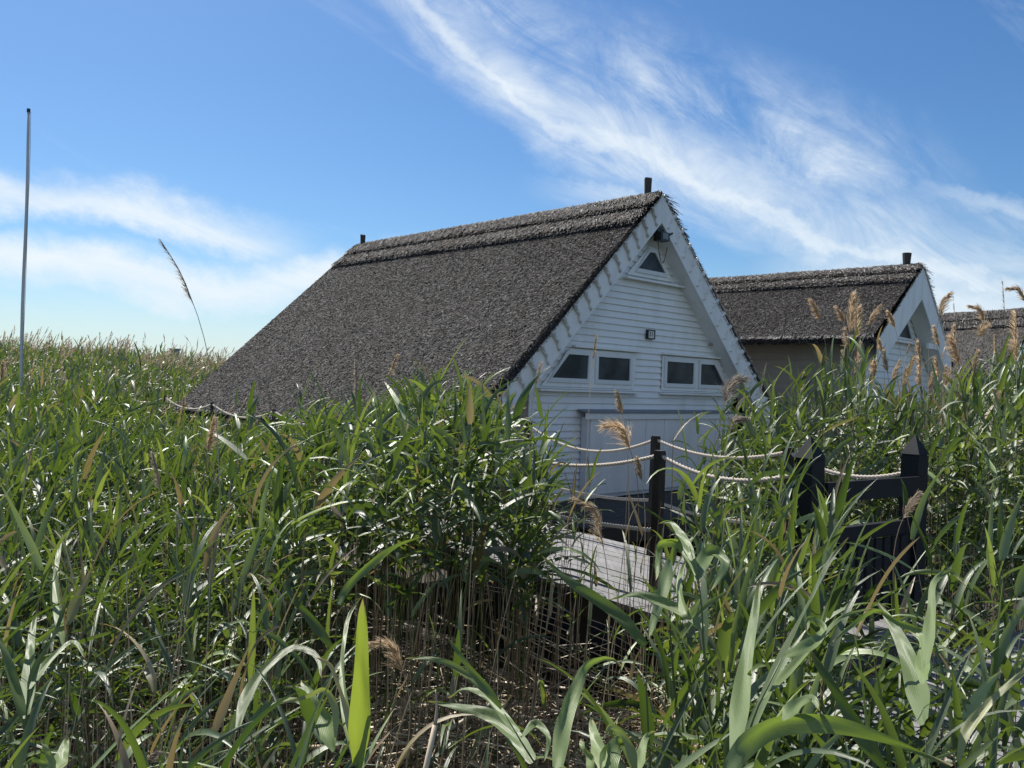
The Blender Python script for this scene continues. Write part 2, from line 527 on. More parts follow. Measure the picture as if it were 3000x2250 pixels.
def thatch_side(par, sgn, H, m, L, eave, dens, cap, name_roof='roof', y0=-0.02, ridge_off=0.03, eave_off=0.19):
    """one slope: s = sgn * x, ridge at x = 0; returns roof object"""
    th = math.atan(m)
    D = np.array([sgn * math.cos(th), 0, -math.sin(th)])
    Nn = np.array([sgn * math.sin(th), 0, math.cos(th)])
    A = np.array([0, 1.0, 0])
    apex = np.array([0, y0, H])
    ld = eave / math.cos(th)
    # the slab tapers: thin at the ridge, thick at the eave
    R0 = apex + Nn * ridge_off
    E0 = apex + D * ld + Nn * eave_off
    E1 = apex + D * (ld - 0.10) + Nn * 0.005
    Ri = apex + np.array([0, 0, -0.02])
    mb = MB()
    NY = 40
    prof = [R0 * 0.5 + np.array([0, 0, R0[2] * 0.5]) * np.array([0, 0, 1]) if False else R0, E0, E1, Ri]
    # subdivide along y with small sag so that the edges are not ruler straight
    yy_ = np.linspace(0, L, NY)
    V = []
    for q in yy_:
        jig = -0.012 + 0.006 * math.sin(q * 2.1 + sgn) + 0.004 * math.sin(q * 6.3)
        for p in prof:
            V.append(p + A * q + Nn * jig * (1 if p is not Ri else 0))
    n = len(prof)
    F = []
    for a in range(NY - 1):
        for b in range(n):
            F.append((a * n + b, a * n + (b + 1) % n, (a + 1) * n + (b + 1) % n, (a + 1) * n + b))
    mb.add(V, [np.array(F), np.array([list(range(n))[::-1]]), np.array([list(range((NY - 1) * n, NY * n))])], (0.06, 0, 0))
    D2 = (E0 - R0); l2 = np.linalg.norm(D2); D2 /= l2
    N2 = np.cross(A, D2) * sgn * 1.0
    if N2[2] < 0: N2 = -N2
    straws(mb, int(dens * L * l2), R0, A, L, D2, l2 - 0.02, N2, 0.060, 0.0060, 0.012, (0, 0.22), (0.25, 0.32))
    # ragged cut reeds along both rakes and the eave
    for yq, dr in ((0.0, -1), (L, 1)):
        k_ = int(min(dens, 2600) * 0.55 * l2)
        v = RNG.random(k_) * l2
        dep = RNG.random(k_)
        top = R0 + A * yq + D2 * v[:, None]
        off = (ridge_off + (eave_off - ridge_off) * v / l2)[:, None]
        base = top - Nn * off * dep[:, None]
        d = D2 + A * dr * RNG.normal(0.5, 0.3, k_)[:, None] - Nn * 0.1
        Ls = 0.025 + 0.04 * RNG.random(k_)
        b = base + d * Ls[:, None]
        s = np.cross(d, A * dr + Nn * 0.3); s /= np.linalg.norm(s, axis=1)[:, None]
        hw = 0.008
        a_ = base - A * dr * 0.01
        V = np.stack([a_ - s * hw, a_ + s * hw, b + s * hw, b - s * hw], 1).reshape(-1, 3)
        t = np.clip(RNG.normal(0.16, 0.12, k_), 0, 1)
        mb.add(V, np.arange(k_ * 4).reshape(-1, 4), np.stack([t, (RNG.random(k_) < 0.1) * 0.8, t * 0], 1).repeat(4, 0))
    k_ = int(min(dens, 2600) * 0.5 * L)
    u = RNG.random(k_) * L
    dep = RNG.random(k_)
    base = R0 + D2 * l2 + A * u[:, None] - Nn * 0.17 * dep[:, None] - D2 * 0.03
    d = D2 + A * RNG.normal(0, 0.25, k_)[:, None]
    b = base + d * (0.05 + 0.09 * RNG.random(k_))[:, None]
    s = np.cross(d, Nn); hw = 0.007
    V = np.stack([base - s * hw, base + s * hw, b + s * hw, b - s * hw], 1).reshape(-1, 3)
    t = np.clip(RNG.normal(0.25, 0.2, k_), 0, 1)
    mb.add(V, np.arange(k_ * 4).reshape(-1, 4), np.stack([t, t * 0, t * 0], 1).repeat(4, 0))
    roof = mb.build(name_roof, 'thatch', par)
    # ridge cap: two overlapping courses of slanting bundles, tied down
    cm = MB()
    for (d0, d1, o0, o1, la_, nb) in ((-0.0, cap[0], 0.034, 0.066, 0.20, 1), (cap[0] - 0.05, cap[1], 0.010, 0.052, 0.16, 0)):
        ra, rb = R0 + D2 * d0 + N2 * o0, R0 + D2 * d1 + N2 * o1
        if nb: ra = R0 * 1.0; ra = np.array([0, R0[1], R0[2] + o0 * 1.1])
        rc, rd = R0 + D2 * (d1 - 0.02) + N2 * 0.003, R0 + D2 * max(d0, 0) + N2 * 0.003
        V = []
        for q in np.linspace(0.02, L - 0.02, 24):
            jig = 0.012 * math.sin(q * 2.7) + 0.008 * math.sin(q * 7.7 + 1)
            for p in (ra, rb, rc, rd): V.append(p + A * q + N2 * jig + (D2 * jig if p is rb else 0))
        F = []
        for a in range(23):
            for b in range(4):
                F.append((a * 4 + b, a * 4 + (b + 1) % 4, (a + 1) * 4 + (b + 1) % 4, (a + 1) * 4 + b))
        cm.add(V, [np.array(F), np.array([[3, 2, 1, 0]]), np.array([[92, 93, 94, 95]])], (0.05, 0, 0))
        dd = rb - ra; ln = np.linalg.norm(dd); dd = dd / ln
        nn = np.cross(A, dd) * sgn
        if nn[2] < 0: nn = -nn
        straws(cm, int(dens * 0.45 * L * ln), ra + A * 0.02, A, L - 0.05, dd, ln - 0.03, nn, la_, 0.0085, 0.012, (-0.55 if sgn < 0 else -0.55, 0.16), (0.16, 0.30), (0.15, 0.62), rust=0.10)
        # ragged lower edge of the course
        k_ = int(L * 260)
        u = RNG.random(k_) * L
        base = rb + A * u[:, None] - dd * 0.06 - nn * 0.05 * RNG.random(k_)[:, None]
        d = dd + A * RNG.normal(-0.4, 0.25, k_)[:, None]
        b = base + d * (0.05 + 0.06 * RNG.random(k_))[:, None]
        s = np.cross(d, nn); hw = 0.006
        V = np.stack([base - s * hw, base + s * hw, b + s * hw, b - s * hw], 1).reshape(-1, 3)
        t = np.clip(RNG.normal(0.3, 0.22, k_), 0, 1)
        cm.add(V, np.arange(k_ * 4).reshape(-1, 4), np.stack([t, t * 0, t * 0], 1).repeat(4, 0))
        # tying rod along the lower edge of the course
    rod = R0 + D2 * (cap[0] + 0.012) + N2 * 0.046
    qs = np.linspace(0.05, L - 0.05, 60)
    cm.tube(rod + A * qs[:, None] + N2 * (0.008 * np.sin(qs * 5.0))[:, None], 0.016, 5, (0.0, 0, 0))
    cm.build('ridge_cap', 'thatch', roof)
    return roof

def clapboards(mb, zs, half_l, half_r, y, pitch=0.105):
    """horizontal boards between zs[0] and zs[1]; half_l(z), half_r(z) give the ends"""
    z = zs[0]
    while z < zs[1] - 0.01:
        z1 = min(z + pitch, zs[1])
        a0, b0, a1, b1 = -half_l(z), half_r(z), -half_l(z1), half_r(z1)
        yb, yt = y - 0.030, y - 0.004
        V = [(a0, yb, z), (b0, yb, z), (b1, yt, z1), (a1, yt, z1), (a0, y, z), (b0, y, z)]
        mb.add(V, np.array([(0, 1, 2, 3), (4, 5, 1, 0)]))
        z = z1

def ring(mb, outer, inner, y0, y1):
    """frame between two polygons of equal count in (x, z)"""
    n = len(outer)
    v = [(x, y0, z) for x, z in outer] + [(x, y0, z) for x, z in inner] + [(x, y1, z) for x, z in outer] + [(x, y1, z) for x, z in inner]
    f = []
    for a in range(n):
        b = (a + 1) % n
        f += [(a, b, n + b, n + a), (2 * n + a, 2 * n + b, b, a), (n + a, n + b, 3 * n + b, 3 * n + a)]
    mb.add(v, np.array(f))

# ------------------------------------------------------------------ house 31
AZ = rad(46.35)
h1 = empty('thatched_house', (2.3233, 13.8769, 0), math.pi / 2 - AZ)
tag(h1, 'white weatherboarded house numbered 31 under a steep thatched roof', 'house')
H, M_ = 4.688, 0.97
TH = math.atan(M_)
LEN = 8.85
for sg in (-1, 1):
    thatch_side(h1, sg, H, M_, LEN, 4.06 if sg < 0 else 4.25, 9000 if sg < 0 else 1500, (0.46, 0.90))
for yq, ht in ((0.27, 0.30), (8.62, 0.24)):
    p = MB()
    pr = []
    for a in range(9):
        an = a * 2 * math.pi / 9
        pr.append((math.cos(an), math.sin(an), 1 + 0.1 * math.sin(a * 2.3)))
    V = []
    for z_, r_ in ((H - 0.1, 0.052), (H + 0.10, 0.058), (H + ht, 0.064)):
        for cx, cy, q in pr: V.append((cx * r_ * q, yq + cy * r_ * q, z_ + (0.012 * math.sin(cx * 5) if z_ > H + 0.15 else 0)))
    F = [(i + 9 * l, (i + 1) % 9 + 9 * l, (i + 1) % 9 + 9 * l + 9, i + 9 * l + 9) for l in range(2) for i in range(9)]
    p.add(V, [np.array(F), np.array([list(range(18, 27))])])
    p.build('ridge_post', 'ridge_wood', h1)
# barge boards with carved brackets
WB = 0.465
for sg in (-1, 1):
    e = 4.05
    b = MB()
    poly = [(0.0, H), (sg * e, H - M_ * e), (sg * e, H - M_ * e - WB), (0, H - WB)]
    if sg < 0: poly = poly[::-1]
    b.prism(poly, -0.035 - 0.002 * sg, 0.0)
    bo = b.build('barge_board', 'barge_paint', h1)
    lip = MB()
    dsl = np.array([sg * math.cos(TH), 0, -math.sin(TH)]); nsl = np.array([sg * math.sin(TH), 0, math.cos(TH)])
    apx = np.array([0, 0, H])
    lip.beam(apx + dsl * 0.02 + nsl * 0.008 + np.array([0, -0.025, 0]), apx + dsl * (e / math.cos(TH)) + nsl * 0.008 + np.array([0, -0.025, 0]), 0.06, 0.018, nsl)
    lip.build('edge_strip', 'white_paint', bo)
    # scroll-cut bracket: a wavy plate standing square to the board
    k_ = 0
    for dist in np.arange(0.42, 5.5, 0.305):
        bb = MB()
        N_ = 15
        q = np.linspace(0.02, 1.0, N_)
        prof = 0.030 + 0.018 * np.sin(q * 15.0 + 0.4) + 0.03 * (1 - q) ** 2
        prof = prof * np.where(q > 0.93, 0.5, 1)
        wav = 0.012 * np.sin(q * 9)
        V, F = [], []
        for a in range(N_):
            base = apx + dsl * (dist + wav[a] + 0.05 * q[a]) - nsl * (q[a] * 0.30) + nsl * 0.012
            for dz in (-0.013, 0.013):
                V.append(base + dsl * dz + np.array([0, -0.033, 0]))
                V.append(base + dsl * dz + np.array([0, -0.035 - prof[a], 0]))
        for a in range(N_ - 1):
            c0, c1 = a * 4, a * 4 + 4
            F += [(c0, c0 + 1, c1 + 1, c1), (c0 + 2, c1 + 2, c1 + 3, c0 + 3), (c0 + 1, c0 + 3, c1 + 3, c1 + 1)]
        F += [(0, 2, 3, 1), (4 * N_ - 4, 4 * N_ - 3, 4 * N_ - 1, 4 * N_ - 2)]
        bb.add(V, np.array(F))
        # small ledge with its tip proud of the board's edge
        c = apx + dsl * dist + nsl * 0.0
        bb.beam(c - nsl * 0.10 + np.array([0, -0.05, 0]), c + nsl * 0.032 + np.array([0, -0.05, 0]), 0.045, 0.016, dsl)
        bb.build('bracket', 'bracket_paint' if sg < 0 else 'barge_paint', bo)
# gable wall
YW = 0.27
wall = MB()
def hw(z):
    return max(0.02, min(2.60, (H - 0.05 - z) / M_))
clapboards(wall, (-0.2, 4.25), hw, hw, YW)
wall.prism([(-2.6, -0.2), (2.6, -0.2), (2.6, 1.95), (0.05, 4.5), (-0.05, 4.5), (-2.6, 1.95)], YW + 0.006, YW + 0.10)
wall.box((-2.6, YW + 0.1, -0.2), (-2.5, LEN - 0.3, 1.95)); wall.box((2.5, YW + 0.1, -0.2), (2.6, LEN - 0.3, 1.95))
wall.prism([(-2.6, -0.2), (2.6, -0.2), (2.6, 1.95), (0.05, 4.5), (-0.05, 4.5), (-2.6, 1.95)], LEN - 0.3, LEN - 0.2)
wl = wall.build('wall', 'white_paint', h1)
for sg in (-1, 1):
    tr = MB()
    tr.box((sg * 2.61 - 0.045, YW - 0.048, -0.2), (sg * 2.61 + 0.045, YW - 0.0365, 1.75))
    tr.build('corner_trim', 'white_paint', wl)
for sg in (-1, 1):
    so = MB()
    i0 = np.array([sg * 0.03, 0, H - WB - 0.02]); i1 = i0 + dsl * 0 + np.array([sg * 4.0, 0, -M_ * 4.0])
    so.add([i0 + np.array([0, 0.002, 0]), i1 + np.array([0, 0.002, 0]), i1 + np.array([0, YW - 0.004, 0.0]), i0 + np.array([0, YW - 0.004, 0.0]),
            i0 + np.array([0, 0.002, 0.02]), i1 + np.array([0, 0.002, 0.02]), i1 + np.array([0, YW - 0.004, 0.02]), i0 + np.array([0, YW - 0.004, 0.02])],
           np.array([(0, 1, 2, 3), (7, 6, 5, 4), (0, 4, 5, 1), (2, 6, 7, 3)]))
    so.build('soffit', 'white_paint', h1)

def window(frame_poly, panes, sill, header, par=h1, name='window', yw=YW):
    o = MB()
    n = len(frame_poly)
    cx, cz = np.mean([p[0] for p in frame_poly]), np.mean([p[1] for p in frame_poly])
    o.prism(frame_poly, yw - 0.045, yw - 0.0365)
    fr = o.build(name, 'white_paint', par)
    s = MB()
    for pn in panes:
        px, pz = np.mean([p[0] for p in pn]), np.mean([p[1] for p in pn])
        w_, h_ = max(p[0] for p in pn) - min(p[0] for p in pn), max(p[1] for p in pn) - min(p[1] for p in pn)
        outp = [(px + (x - px) * (1 + 0.13 / w_), pz + (z - pz) * (1 + 0.13 / h_)) for x, z in pn]
        ring(s, outp, pn, yw - 0.072, yw - 0.0455)
    s.build('sash', 'plastic_white', fr)
    g_ = MB()
    for pn in panes:
        g_.add([(x, yw - 0.049, z) for x, z in pn], np.array([list(range(len(pn)))]))
    g_.build('pane', 'glass_pane', fr)
    if sill:
        q = MB(); q.box((sill[0], yw - 0.13, sill[2]), (sill[1], yw - 0.0365, sill[2] + 0.030)); q.build('sill', 'white_paint', fr)
    if header:
        q = MB(); q.box((header[0], yw - 0.105, header[2]), (header[1], yw - 0.0365, header[2] + 0.035)); q.build('header', 'white_paint', fr)
    return fr

window([(-1.80, 2.09), (-0.22, 2.09), (-0.25, 1.51), (-2.42, 1.51)][::-1],
       [[(-2.21, 1.64), (-1.42, 1.64), (-1.41, 2.0), (-1.86, 2.0)], [(-1.18, 1.64), (-0.40, 1.64), (-0.40, 1.995), (-1.18, 1.995)]],
       (-2.5, -0.18, 1.44), (-1.76, -0.17, 2.11))
window([(0.49, 2.09), (2.16, 2.09), (2.60, 1.51), (0.49, 1.51)][::-1],
       [[(0.60, 1.63), (1.385, 1.63), (1.385, 2.0), (0.60, 2.0)], [(1.60, 1.63), (2.39, 1.63), (2.03, 1.995), (1.60, 1.995)]],
       (0.46, 2.62, 1.44), (0.46, 2.28, 2.11))
window([(0.02, 3.86), (-0.53, 3.35), (0.74, 3.35), (0.18, 3.86)],
       [[(-0.27, 3.475), (0.46, 3.475), (0.17, 3.775), (0.03, 3.775)]],
       (-0.62, 0.98, 3.275), None, name='attic_window')
# number plate
q = MB()
ring(q, [(0.02, 2.345), (0.215, 2.345), (0.215, 2.500), (0.02, 2.500)], [(0.037, 2.362), (0.198, 2.362), (0.198, 2.483), (0.037, 2.483)], YW - 0.085, YW - 0.0365)
npl = q.build('number_plate', 'black_plastic', h1)
q = MB(); q.box((0.036, YW - 0.074, 2.361), (0.199, YW - 0.03, 2.484)); q.build('plate_face', 'sign_white', npl)
fc = bpy.data.curves.new('digits', 'FONT')
fc.body = '31'; fc.size = 0.108; fc.space_character = 1.08; fc.align_x = 'CENTER'; fc.align_y = 'CENTER'; fc.extrude = 0.001; fc.offset = 0.001
fo = bpy.data.objects.new('digits', fc); COL.objects.link(fo)
fo.parent = npl; fo.location = (0.1175, YW - 0.0765, 2.4225); fo.rotation_euler = (math.pi / 2, 0, 0)
fc.materials.append(MAT['sign_black'])
me_ = bpy.data.meshes.new_from_object(fo)
fm = bpy.data.objects.new('digits', me_); COL.objects.link(fm)
fm.parent = npl; fm.location = fo.location; fm.rotation_euler = fo.rotation_euler
bpy.data.objects.remove(fo); fm.name = 'digits'
# flood lamp and its cable under the gable peak
q = MB()
q.box((-0.09, -0.10, 3.93), (0.13, 0.06, 4.07)); q.box((-0.06, 0.0, 4.07), (0.10, 0.2, 4.13))
q.beam((0.02, 0.05, 4.1), (0.02, YW, 4.2), 0.05, 0.05)
q.beam((0.10, -0.02, 4.0), (0.26, -0.06, 4.09), 0.03, 0.03)
lp = q.build('flood_lamp', 'black_plastic', h1)
q = MB(); q.box((-0.05, -0.106, 3.955), (0.09, -0.1005, 4.05)); q.build('lens', 'sheet_grey', lp)
q = MB()
tt = np.linspace(0, 1, 24)
q.tube(np.stack([-0.02 + 0.42 * tt, 0.02 + 0.1 * tt, 3.95 - 0.40 * np.sin(tt * math.pi) ** 0.8 + 0.10 * tt], 1), 0.006, 5)
q.build('cable', 'black_plastic', lp)
# bent drain pipe under the right soffit
q = MB()
q.tube([(1.85, YW - 0.06, 2.36), (2.02, YW - 0.06, 2.36), (2.12, YW - 0.06, 2.31), (2.35, YW - 0.06, 2.06), (2.75, YW - 0.06, 1.66), (3.0, YW - 0.06, 1.42)], 0.022, 8)
q.build('pipe', 'cream_paint', h1, smooth=True)
# low store cupboard along the foot of the wall
q = MB()
q.box((-1.50, 0.10, -0.18), (2.42, YW - 0.037, 1.06))
st = q.build('store_cupboard', 'shed_paint', h1)
xs_ = [-1.46, -0.52, -0.10, 0.40, 0.92, 1.42, 1.92, 2.38]
for a in range(len(xs_) - 1):
    d_ = MB(); d_.box((xs_[a] + 0.006, 0.078, -0.12), (xs_[a + 1] - 0.006, 0.0975, 1.03)); dd_ = d_.build('door', 'white_paint', st)
q = MB()
q.add([(-1.60, 0.03, 1.128), (2.5, 0.03, 1.128), (2.5, YW - 0.037, 1.165), (-1.60, YW - 0.037, 1.165), (-1.60, 0.03, 1.142), (2.5, 0.03, 1.142), (2.5, YW - 0.037, 1.18), (-1.60, YW - 0.037, 1.18)],
      np.array([(3, 2, 1, 0), (4, 5, 6, 7), (0, 1, 5, 4), (1, 2, 6, 5), (2, 3, 7, 6), (3, 0, 4, 7)]))
q.build('lid', 'sheet_grey', st)
q = MB(); q.box((-1.59, 0.05, 1.03), (2.49, 0.0755, 1.126)); q.build('fascia', 'white_paint', st)
# platform under the house
q = MB()
for a in range(13):
    q.box((-3.4 + 0.0, -1.75 + a * 0.15, -0.23), (3.6, -1.75 + a * 0.15 + 0.14, -0.195), (RNG.random(), 0, 0))
q.box((-3.4, -1.76, -0.42), (3.6, -1.70, -0.232)); q.box((-2.7, 0.2, -0.34), (2.7, LEN, -0.205))
for a in np.arange(-3.1, 3.6, 1.3):
    q.box((a, -1.6, MUD - 0.3), (a + 0.14, -1.46, -0.235))
    q.box((a, 3.0, MUD - 0.3), (a + 0.14, 3.14, -0.345)); q.box((a * 0.8, 8.0, MUD - 0.3), (a * 0.8 + 0.14, 8.14, -0.345))
q.build('platform', 'dark_timber', h1)

# ------------------------------------------------------------------ the two houses behind
def rear_house(name, loc, az, Hh, mL, mR, length, eL, eR, label, dens, barge_w, detail=True):
    o = empty(name, loc, math.pi / 2 - az)
    tag(o, label, 'house', 'thatched houses behind house 31')
    thatch_side(o, -1, Hh, mL, length, eL + 0.12, dens, (0.42, 0.80), eave_off=0.16)
    thatch_side(o, 1, Hh, mR, length, eR + 0.12, dens * 0.3, (0.42, 0.80), eave_off=0.16)
    for yq in (0.3, length - 0.3):
        p = MB(); p.tube([(0, yq, Hh - 0.1), (0, yq, Hh + 0.12), (0.005, yq, Hh + 0.30)], [0.075, 0.08, 0.095], 9)
        p.build('ridge_post', 'ridge_wood', o)
    for sg, mm_, e in ((-1, mL, eL), (1, mR, eR)):
        b = MB()
        poly = [(0, Hh), (sg * e, Hh - mm_ * e), (sg * e, Hh - mm_ * e - barge_w * 0.9), (0, Hh - barge_w)]
        if sg < 0: poly = poly[::-1]
        b.prism(poly, -0.04 - 0.002 * sg, 0)
        bo = b.build('barge_board', 'barge_paint', o)
        t_h = math.atan(mm_); d_ = np.array([sg * math.cos(t_h), 0, -math.sin(t_h)]); n_ = np.array([sg * math.sin(t_h), 0, math.cos(t_h)])
        l_ = MB(); l_.beam(np.array([0, -0.03, Hh]) + d_ * 0.02 + n_ * 0.008, np.array([0, -0.03, Hh]) + d_ * e / math.cos(t_h) + n_ * 0.008, 0.07, 0.018, n_)
        l_.build('edge_strip', 'white_paint', bo)
    yw = 0.36
    zL, zR = Hh - mL * (eL - 0.35) - 0.05, Hh - mR * (eR - 0.35) - 0.05
    wa = MB()
    hl = lambda z: max(0.02, min(eL - 0.35, (Hh - 0.05 - z) / mL))
    hr = lambda z: max(0.02, min(eR - 0.35, (Hh - 0.05 - z) / mR))
    clapboards(wa, (-0.3, Hh - 0.3), hl, hr, yw, 0.13)
    wa.prism([(-(eL - 0.35), -0.3), (eR - 0.35, -0.3), (eR - 0.35, zR), (0, Hh - 0.06), (-(eL - 0.35), zL)], yw + 0.006, yw + 0.1)
    w2 = wa.build('wall', 'white_paint', o)
    sdw = MB()
    sdw.box((-(eL - 0.35), yw + 0.1, -0.3), (-(eL - 0.45), length - 0.3, zL)); sdw.box((eR - 0.45, yw + 0.1, -0.3), (eR - 0.35, length - 0.3, zR))
    sdw.box((-(eL - 0.46), length - 0.42, -0.3), (eR - 0.46, length - 0.32, min(zL, zR)))
    for z_ in np.arange(0.0, zL, 0.16):
        sdw.box((-(eL - 0.35) - 0.012, yw + 0.1, z_), (-(eL - 0.351), length - 0.3, z_ + 0.146))
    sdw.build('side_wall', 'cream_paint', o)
    for sg, mm_, e in ((-1, mL, eL), (1, mR, eR)):
        s_ = MB(); z0 = Hh - barge_w + 0.05
        s_.add([(sg * 0.02, 0.003, z0), (sg * e, 0.003, z0 - mm_ * e), (sg * e, yw - 0.03, z0 - mm_ * e), (sg * 0.02, yw - 0.03, z0),
                (sg * 0.02, 0.003, z0 + 0.02), (sg * e, 0.003, z0 - mm_ * e + 0.02), (sg * e, yw - 0.03, z0 - mm_ * e + 0.02), (sg * 0.02, yw - 0.03, z0 + 0.02)],
               np.array([(0, 1, 2, 3), (7, 6, 5, 4), (0, 4, 5, 1), (2, 6, 7, 3)]))
        s_.build('soffit', 'white_paint', o)
    if detail:
        zb = Hh - 1.545
        window([(0.0, zb + 0.66), (-0.62, zb - 0.04), (0.62, zb - 0.04)], [[(-0.46, zb + 0.04), (0.46, zb + 0.04), (0.0, zb + 0.54)]], (-0.7, 0.7, zb - 0.08), None, o, 'attic_window', yw)
        tb = MB(); tb.box((0.55, -0.03, zb - 0.16), (eR - 0.35, 0.02, zb - 0.04)); tb.build('tie_beam', 'white_paint', o)
    pf = MB(); pf.box((-(eL - 0.3), 0.2, -0.5), (eR - 0.3, length - 0.2, -0.31))
    for a in (-(eL - 0.4), 0, eR - 0.5):
        for b_ in (0.4, length / 2, length - 0.6): pf.box((a, b_, MUD - 0.3), (a + 0.14, b_ + 0.14, -0.505))
    pf.build('platform', 'dark_timber', o)
    return o

rear_house('thatched_house', (8.548, 18.0, 0), rad(43.2), 4.306, 0.70, 0.90, 7.2, 2.36, 2.12,
           'smaller thatched house with plain white gable peak, right of house 31', 5200, 0.70)
rear_house('thatched_house', (13.40, 21.25, 0), rad(63), 3.87, 0.80, 0.80, 8.0, 3.1, 3.1,
           'farthest thatched house at the right edge, only its roof showing above the reeds', 1600, 0.6, False)
# pale hut far out in the reeds
p = at(513, 1030, 58)
hu = empty('hut', (p[0], p[1], 0), 0.3)
tag(hu, 'tiny pale flat topped hut far away above the left reeds', 'hut')
q = MB(); q.box((-0.28, -0.28, MUD), (0.28, 0.28, p[2] + 0.12)); q.build('wall', 'cream_paint', hu)
q = MB(); q.box((-0.36, -0.36, p[2] + 0.121), (0.36, 0.36, p[2] + 0.2)); q.build('roof', 'sheet_grey', hu)

# ------------------------------------------------------------------ boardwalk, gate, rope railings
GC = np.array([2.2725, 5.45, 0]); DT = np.array([-0.588, 0.809, 0]); DN = np.array([0.809, 0.588, 0])
def nt(n_, t_, z_=0.0):
    return GC + DN * n_ + DT * t_ + np.array([0, 0, z_])
def planks(mb, n0, n1, t0, t1, z, wd=0.128, gap=0.010, rngs=None):
    a = n0
    while a < n1 - 0.03:
        b = min(a + wd, n1)
        dz = RNG.normal(0, 0.0018)
        cuts = [t0] + sorted(np.arange(t0 + RNG.uniform(1.0, 3.0), t1 - 0.6, 3.0)) + [t1]
        for c0, c1 in zip(cuts[:-1], cuts[1:]):
            v = [nt(a, c0, z - 0.035 + dz), nt(b, c0, z - 0.035 + dz), nt(b, c1 - 0.006, z - 0.035 + dz), nt(a, c1 - 0.006, z - 0.035 + dz),
                 nt(a, c0, z + dz), nt(b, c0, z + dz), nt(b, c1 - 0.006, z + dz), nt(a, c1 - 0.006, z + dz)]
            mb.add(v, np.array([(0, 3, 2, 1), (4, 5, 6, 7), (0, 1, 5, 4), (1, 2, 6, 5), (2, 3, 7, 6), (3, 0, 4, 7)]), (RNG.random(), 0, 0))
        a = b + gap
# plank grain runs along local y: build in local frame of the walk
def local_walk(name, fill, rot, loc):
    pass
walk = MB()
planks(walk, -0.86, 0.78, -0.22, 6.2, 0.0)
wo = walk.build('boardwalk', 'plank_wood')
tag(wo, kind='structure')
wk2 = MB()
planks(wk2, -1.0, 4.2, -3.4, -0.235, -0.16)
tag(wk2.build('lower_boardwalk', 'plank_wood'), kind='structure')
# side path along the house, turning left
UL = np.array([-0.690, 0.7236, 0]); UN = np.array([0.7236, 0.690, 0])
S0 = np.array([-0.50, 8.05, 0])
def su(n_, u_, z_=0.0):
    return S0 + UN * n_ + UL * u_ + np.array([0, 0, z_])
wk3 = MB()
a = -0.12
while a < 1.05:
    v = [su(a, 0.4, -0.04), su(a + 0.128, 0.4, -0.04), su(a + 0.128, 14, -0.04), su(a, 14, -0.04), su(a, 0.4, -0.006), su(a + 0.128, 0.4, -0.006), su(a + 0.128, 14, -0.006), su(a, 14, -0.006)]
    wk3.add(v, np.array([(0, 3, 2, 1), (4, 5, 6, 7), (0, 1, 5, 4), (1, 2, 6, 5), (2, 3, 7, 6), (3, 0, 4, 7)]), (RNG.random(), 0, 0))
    a += 0.138
tag(wk3.build('side_boardwalk', 'plank_wood'), kind='structure')
beams = MB()
for n_ in (-0.80, 0.72):
    beams.beam(nt(n_, -0.2, -0.115), nt(n_, 6.2, -0.115), 0.07, 0.15)
beams.beam(nt(-0.86, -0.228, -0.075), nt(0.78, -0.228, -0.075), 0.012, 0.075)
for t_ in (0.1, 1.9, 3.7, 5.5):
    for n_ in (-0.72, 0.64): beams.beam(nt(n_, t_, MUD - 0.3), nt(n_, t_, -0.04), 0.12, 0.12, (0, 1, 0))
for n_ in (-0.94, 1.6, 4.1):
    beams.beam(nt(n_, -3.4, -0.27), nt(n_, -0.25, -0.27), 0.07, 0.14)
    for t_ in (-3.2, -0.5): beams.beam(nt(n_, t_, MUD - 0.3), nt(n_, t_, -0.2), 0.12, 0.12, (0, 1, 0))
for u_ in (1.0, 4.0, 7.0, 10.0, 13.0):
    for n_ in (0.0, 0.9): beams.beam(su(n_, u_, MUD - 0.3), su(n_, u_, -0.045), 0.1, 0.1, (0, 1, 0))
tag(beams.build('boardwalk_frame', 'dark_timber'), kind='structure')

gate = empty('gate', nt(0, 0), math.atan2(DN[1], DN[0]))
tag(gate, 'black painted wooden picket gate between two pointed posts', 'gate')
for sx_ in (-0.591, 0.591):
    q = MB(); q.box((sx_ - 0.062, -0.062, -0.75), (sx_ + 0.062, 0.062, 1.115))
    gp = q.build('gate_post', 'black_paint', gate)
    q = MB()
    q.box((sx_ - 0.058, -0.058, 1.1151), (sx_ + 0.058, 0.058, 1.128))
    r_ = 0.068
    q.add([(sx_ - r_, -r_, 1.1281), (sx_ + r_, -r_, 1.1281), (sx_ + r_, r_, 1.1281), (sx_ - r_, r_, 1.1281), (sx_, 0, 1.262)], [np.array([(3, 2, 1, 0)]), np.array([(0, 1, 4), (1, 2, 4), (2, 3, 4), (3, 0, 4)])])
    q.build('cap', 'black_paint', gp)
q = MB(); q.box((-0.525, -0.085, 0.865), (0.57, -0.0625, 0.985)); q.build('top_rail', 'black_paint', gate)
q = MB(); q.box((-0.45, -0.028, 0.60), (0.45, 0.020, 0.69)); q.build('middle_rail', 'black_paint', gate)
q = MB(); q.box((-0.45, -0.028, 0.10), (0.45, 0.020, 0.18)); q.build('bottom_rail', 'black_paint', gate)
for sx_ in (-0.49, 0.49):
    q = MB(); q.box((sx_ - 0.04, -0.03, 0.06), (sx_ + 0.04, 0.022, 0.862)); q.build('stile', 'black_paint', gate)
for a in np.linspace(-0.40, 0.40, 9):
    q = MB(); q.box((a - 0.034, -0.052, 0.07), (a + 0.034, -0.0285, 0.598)); q.build('picket', 'black_paint', gate)

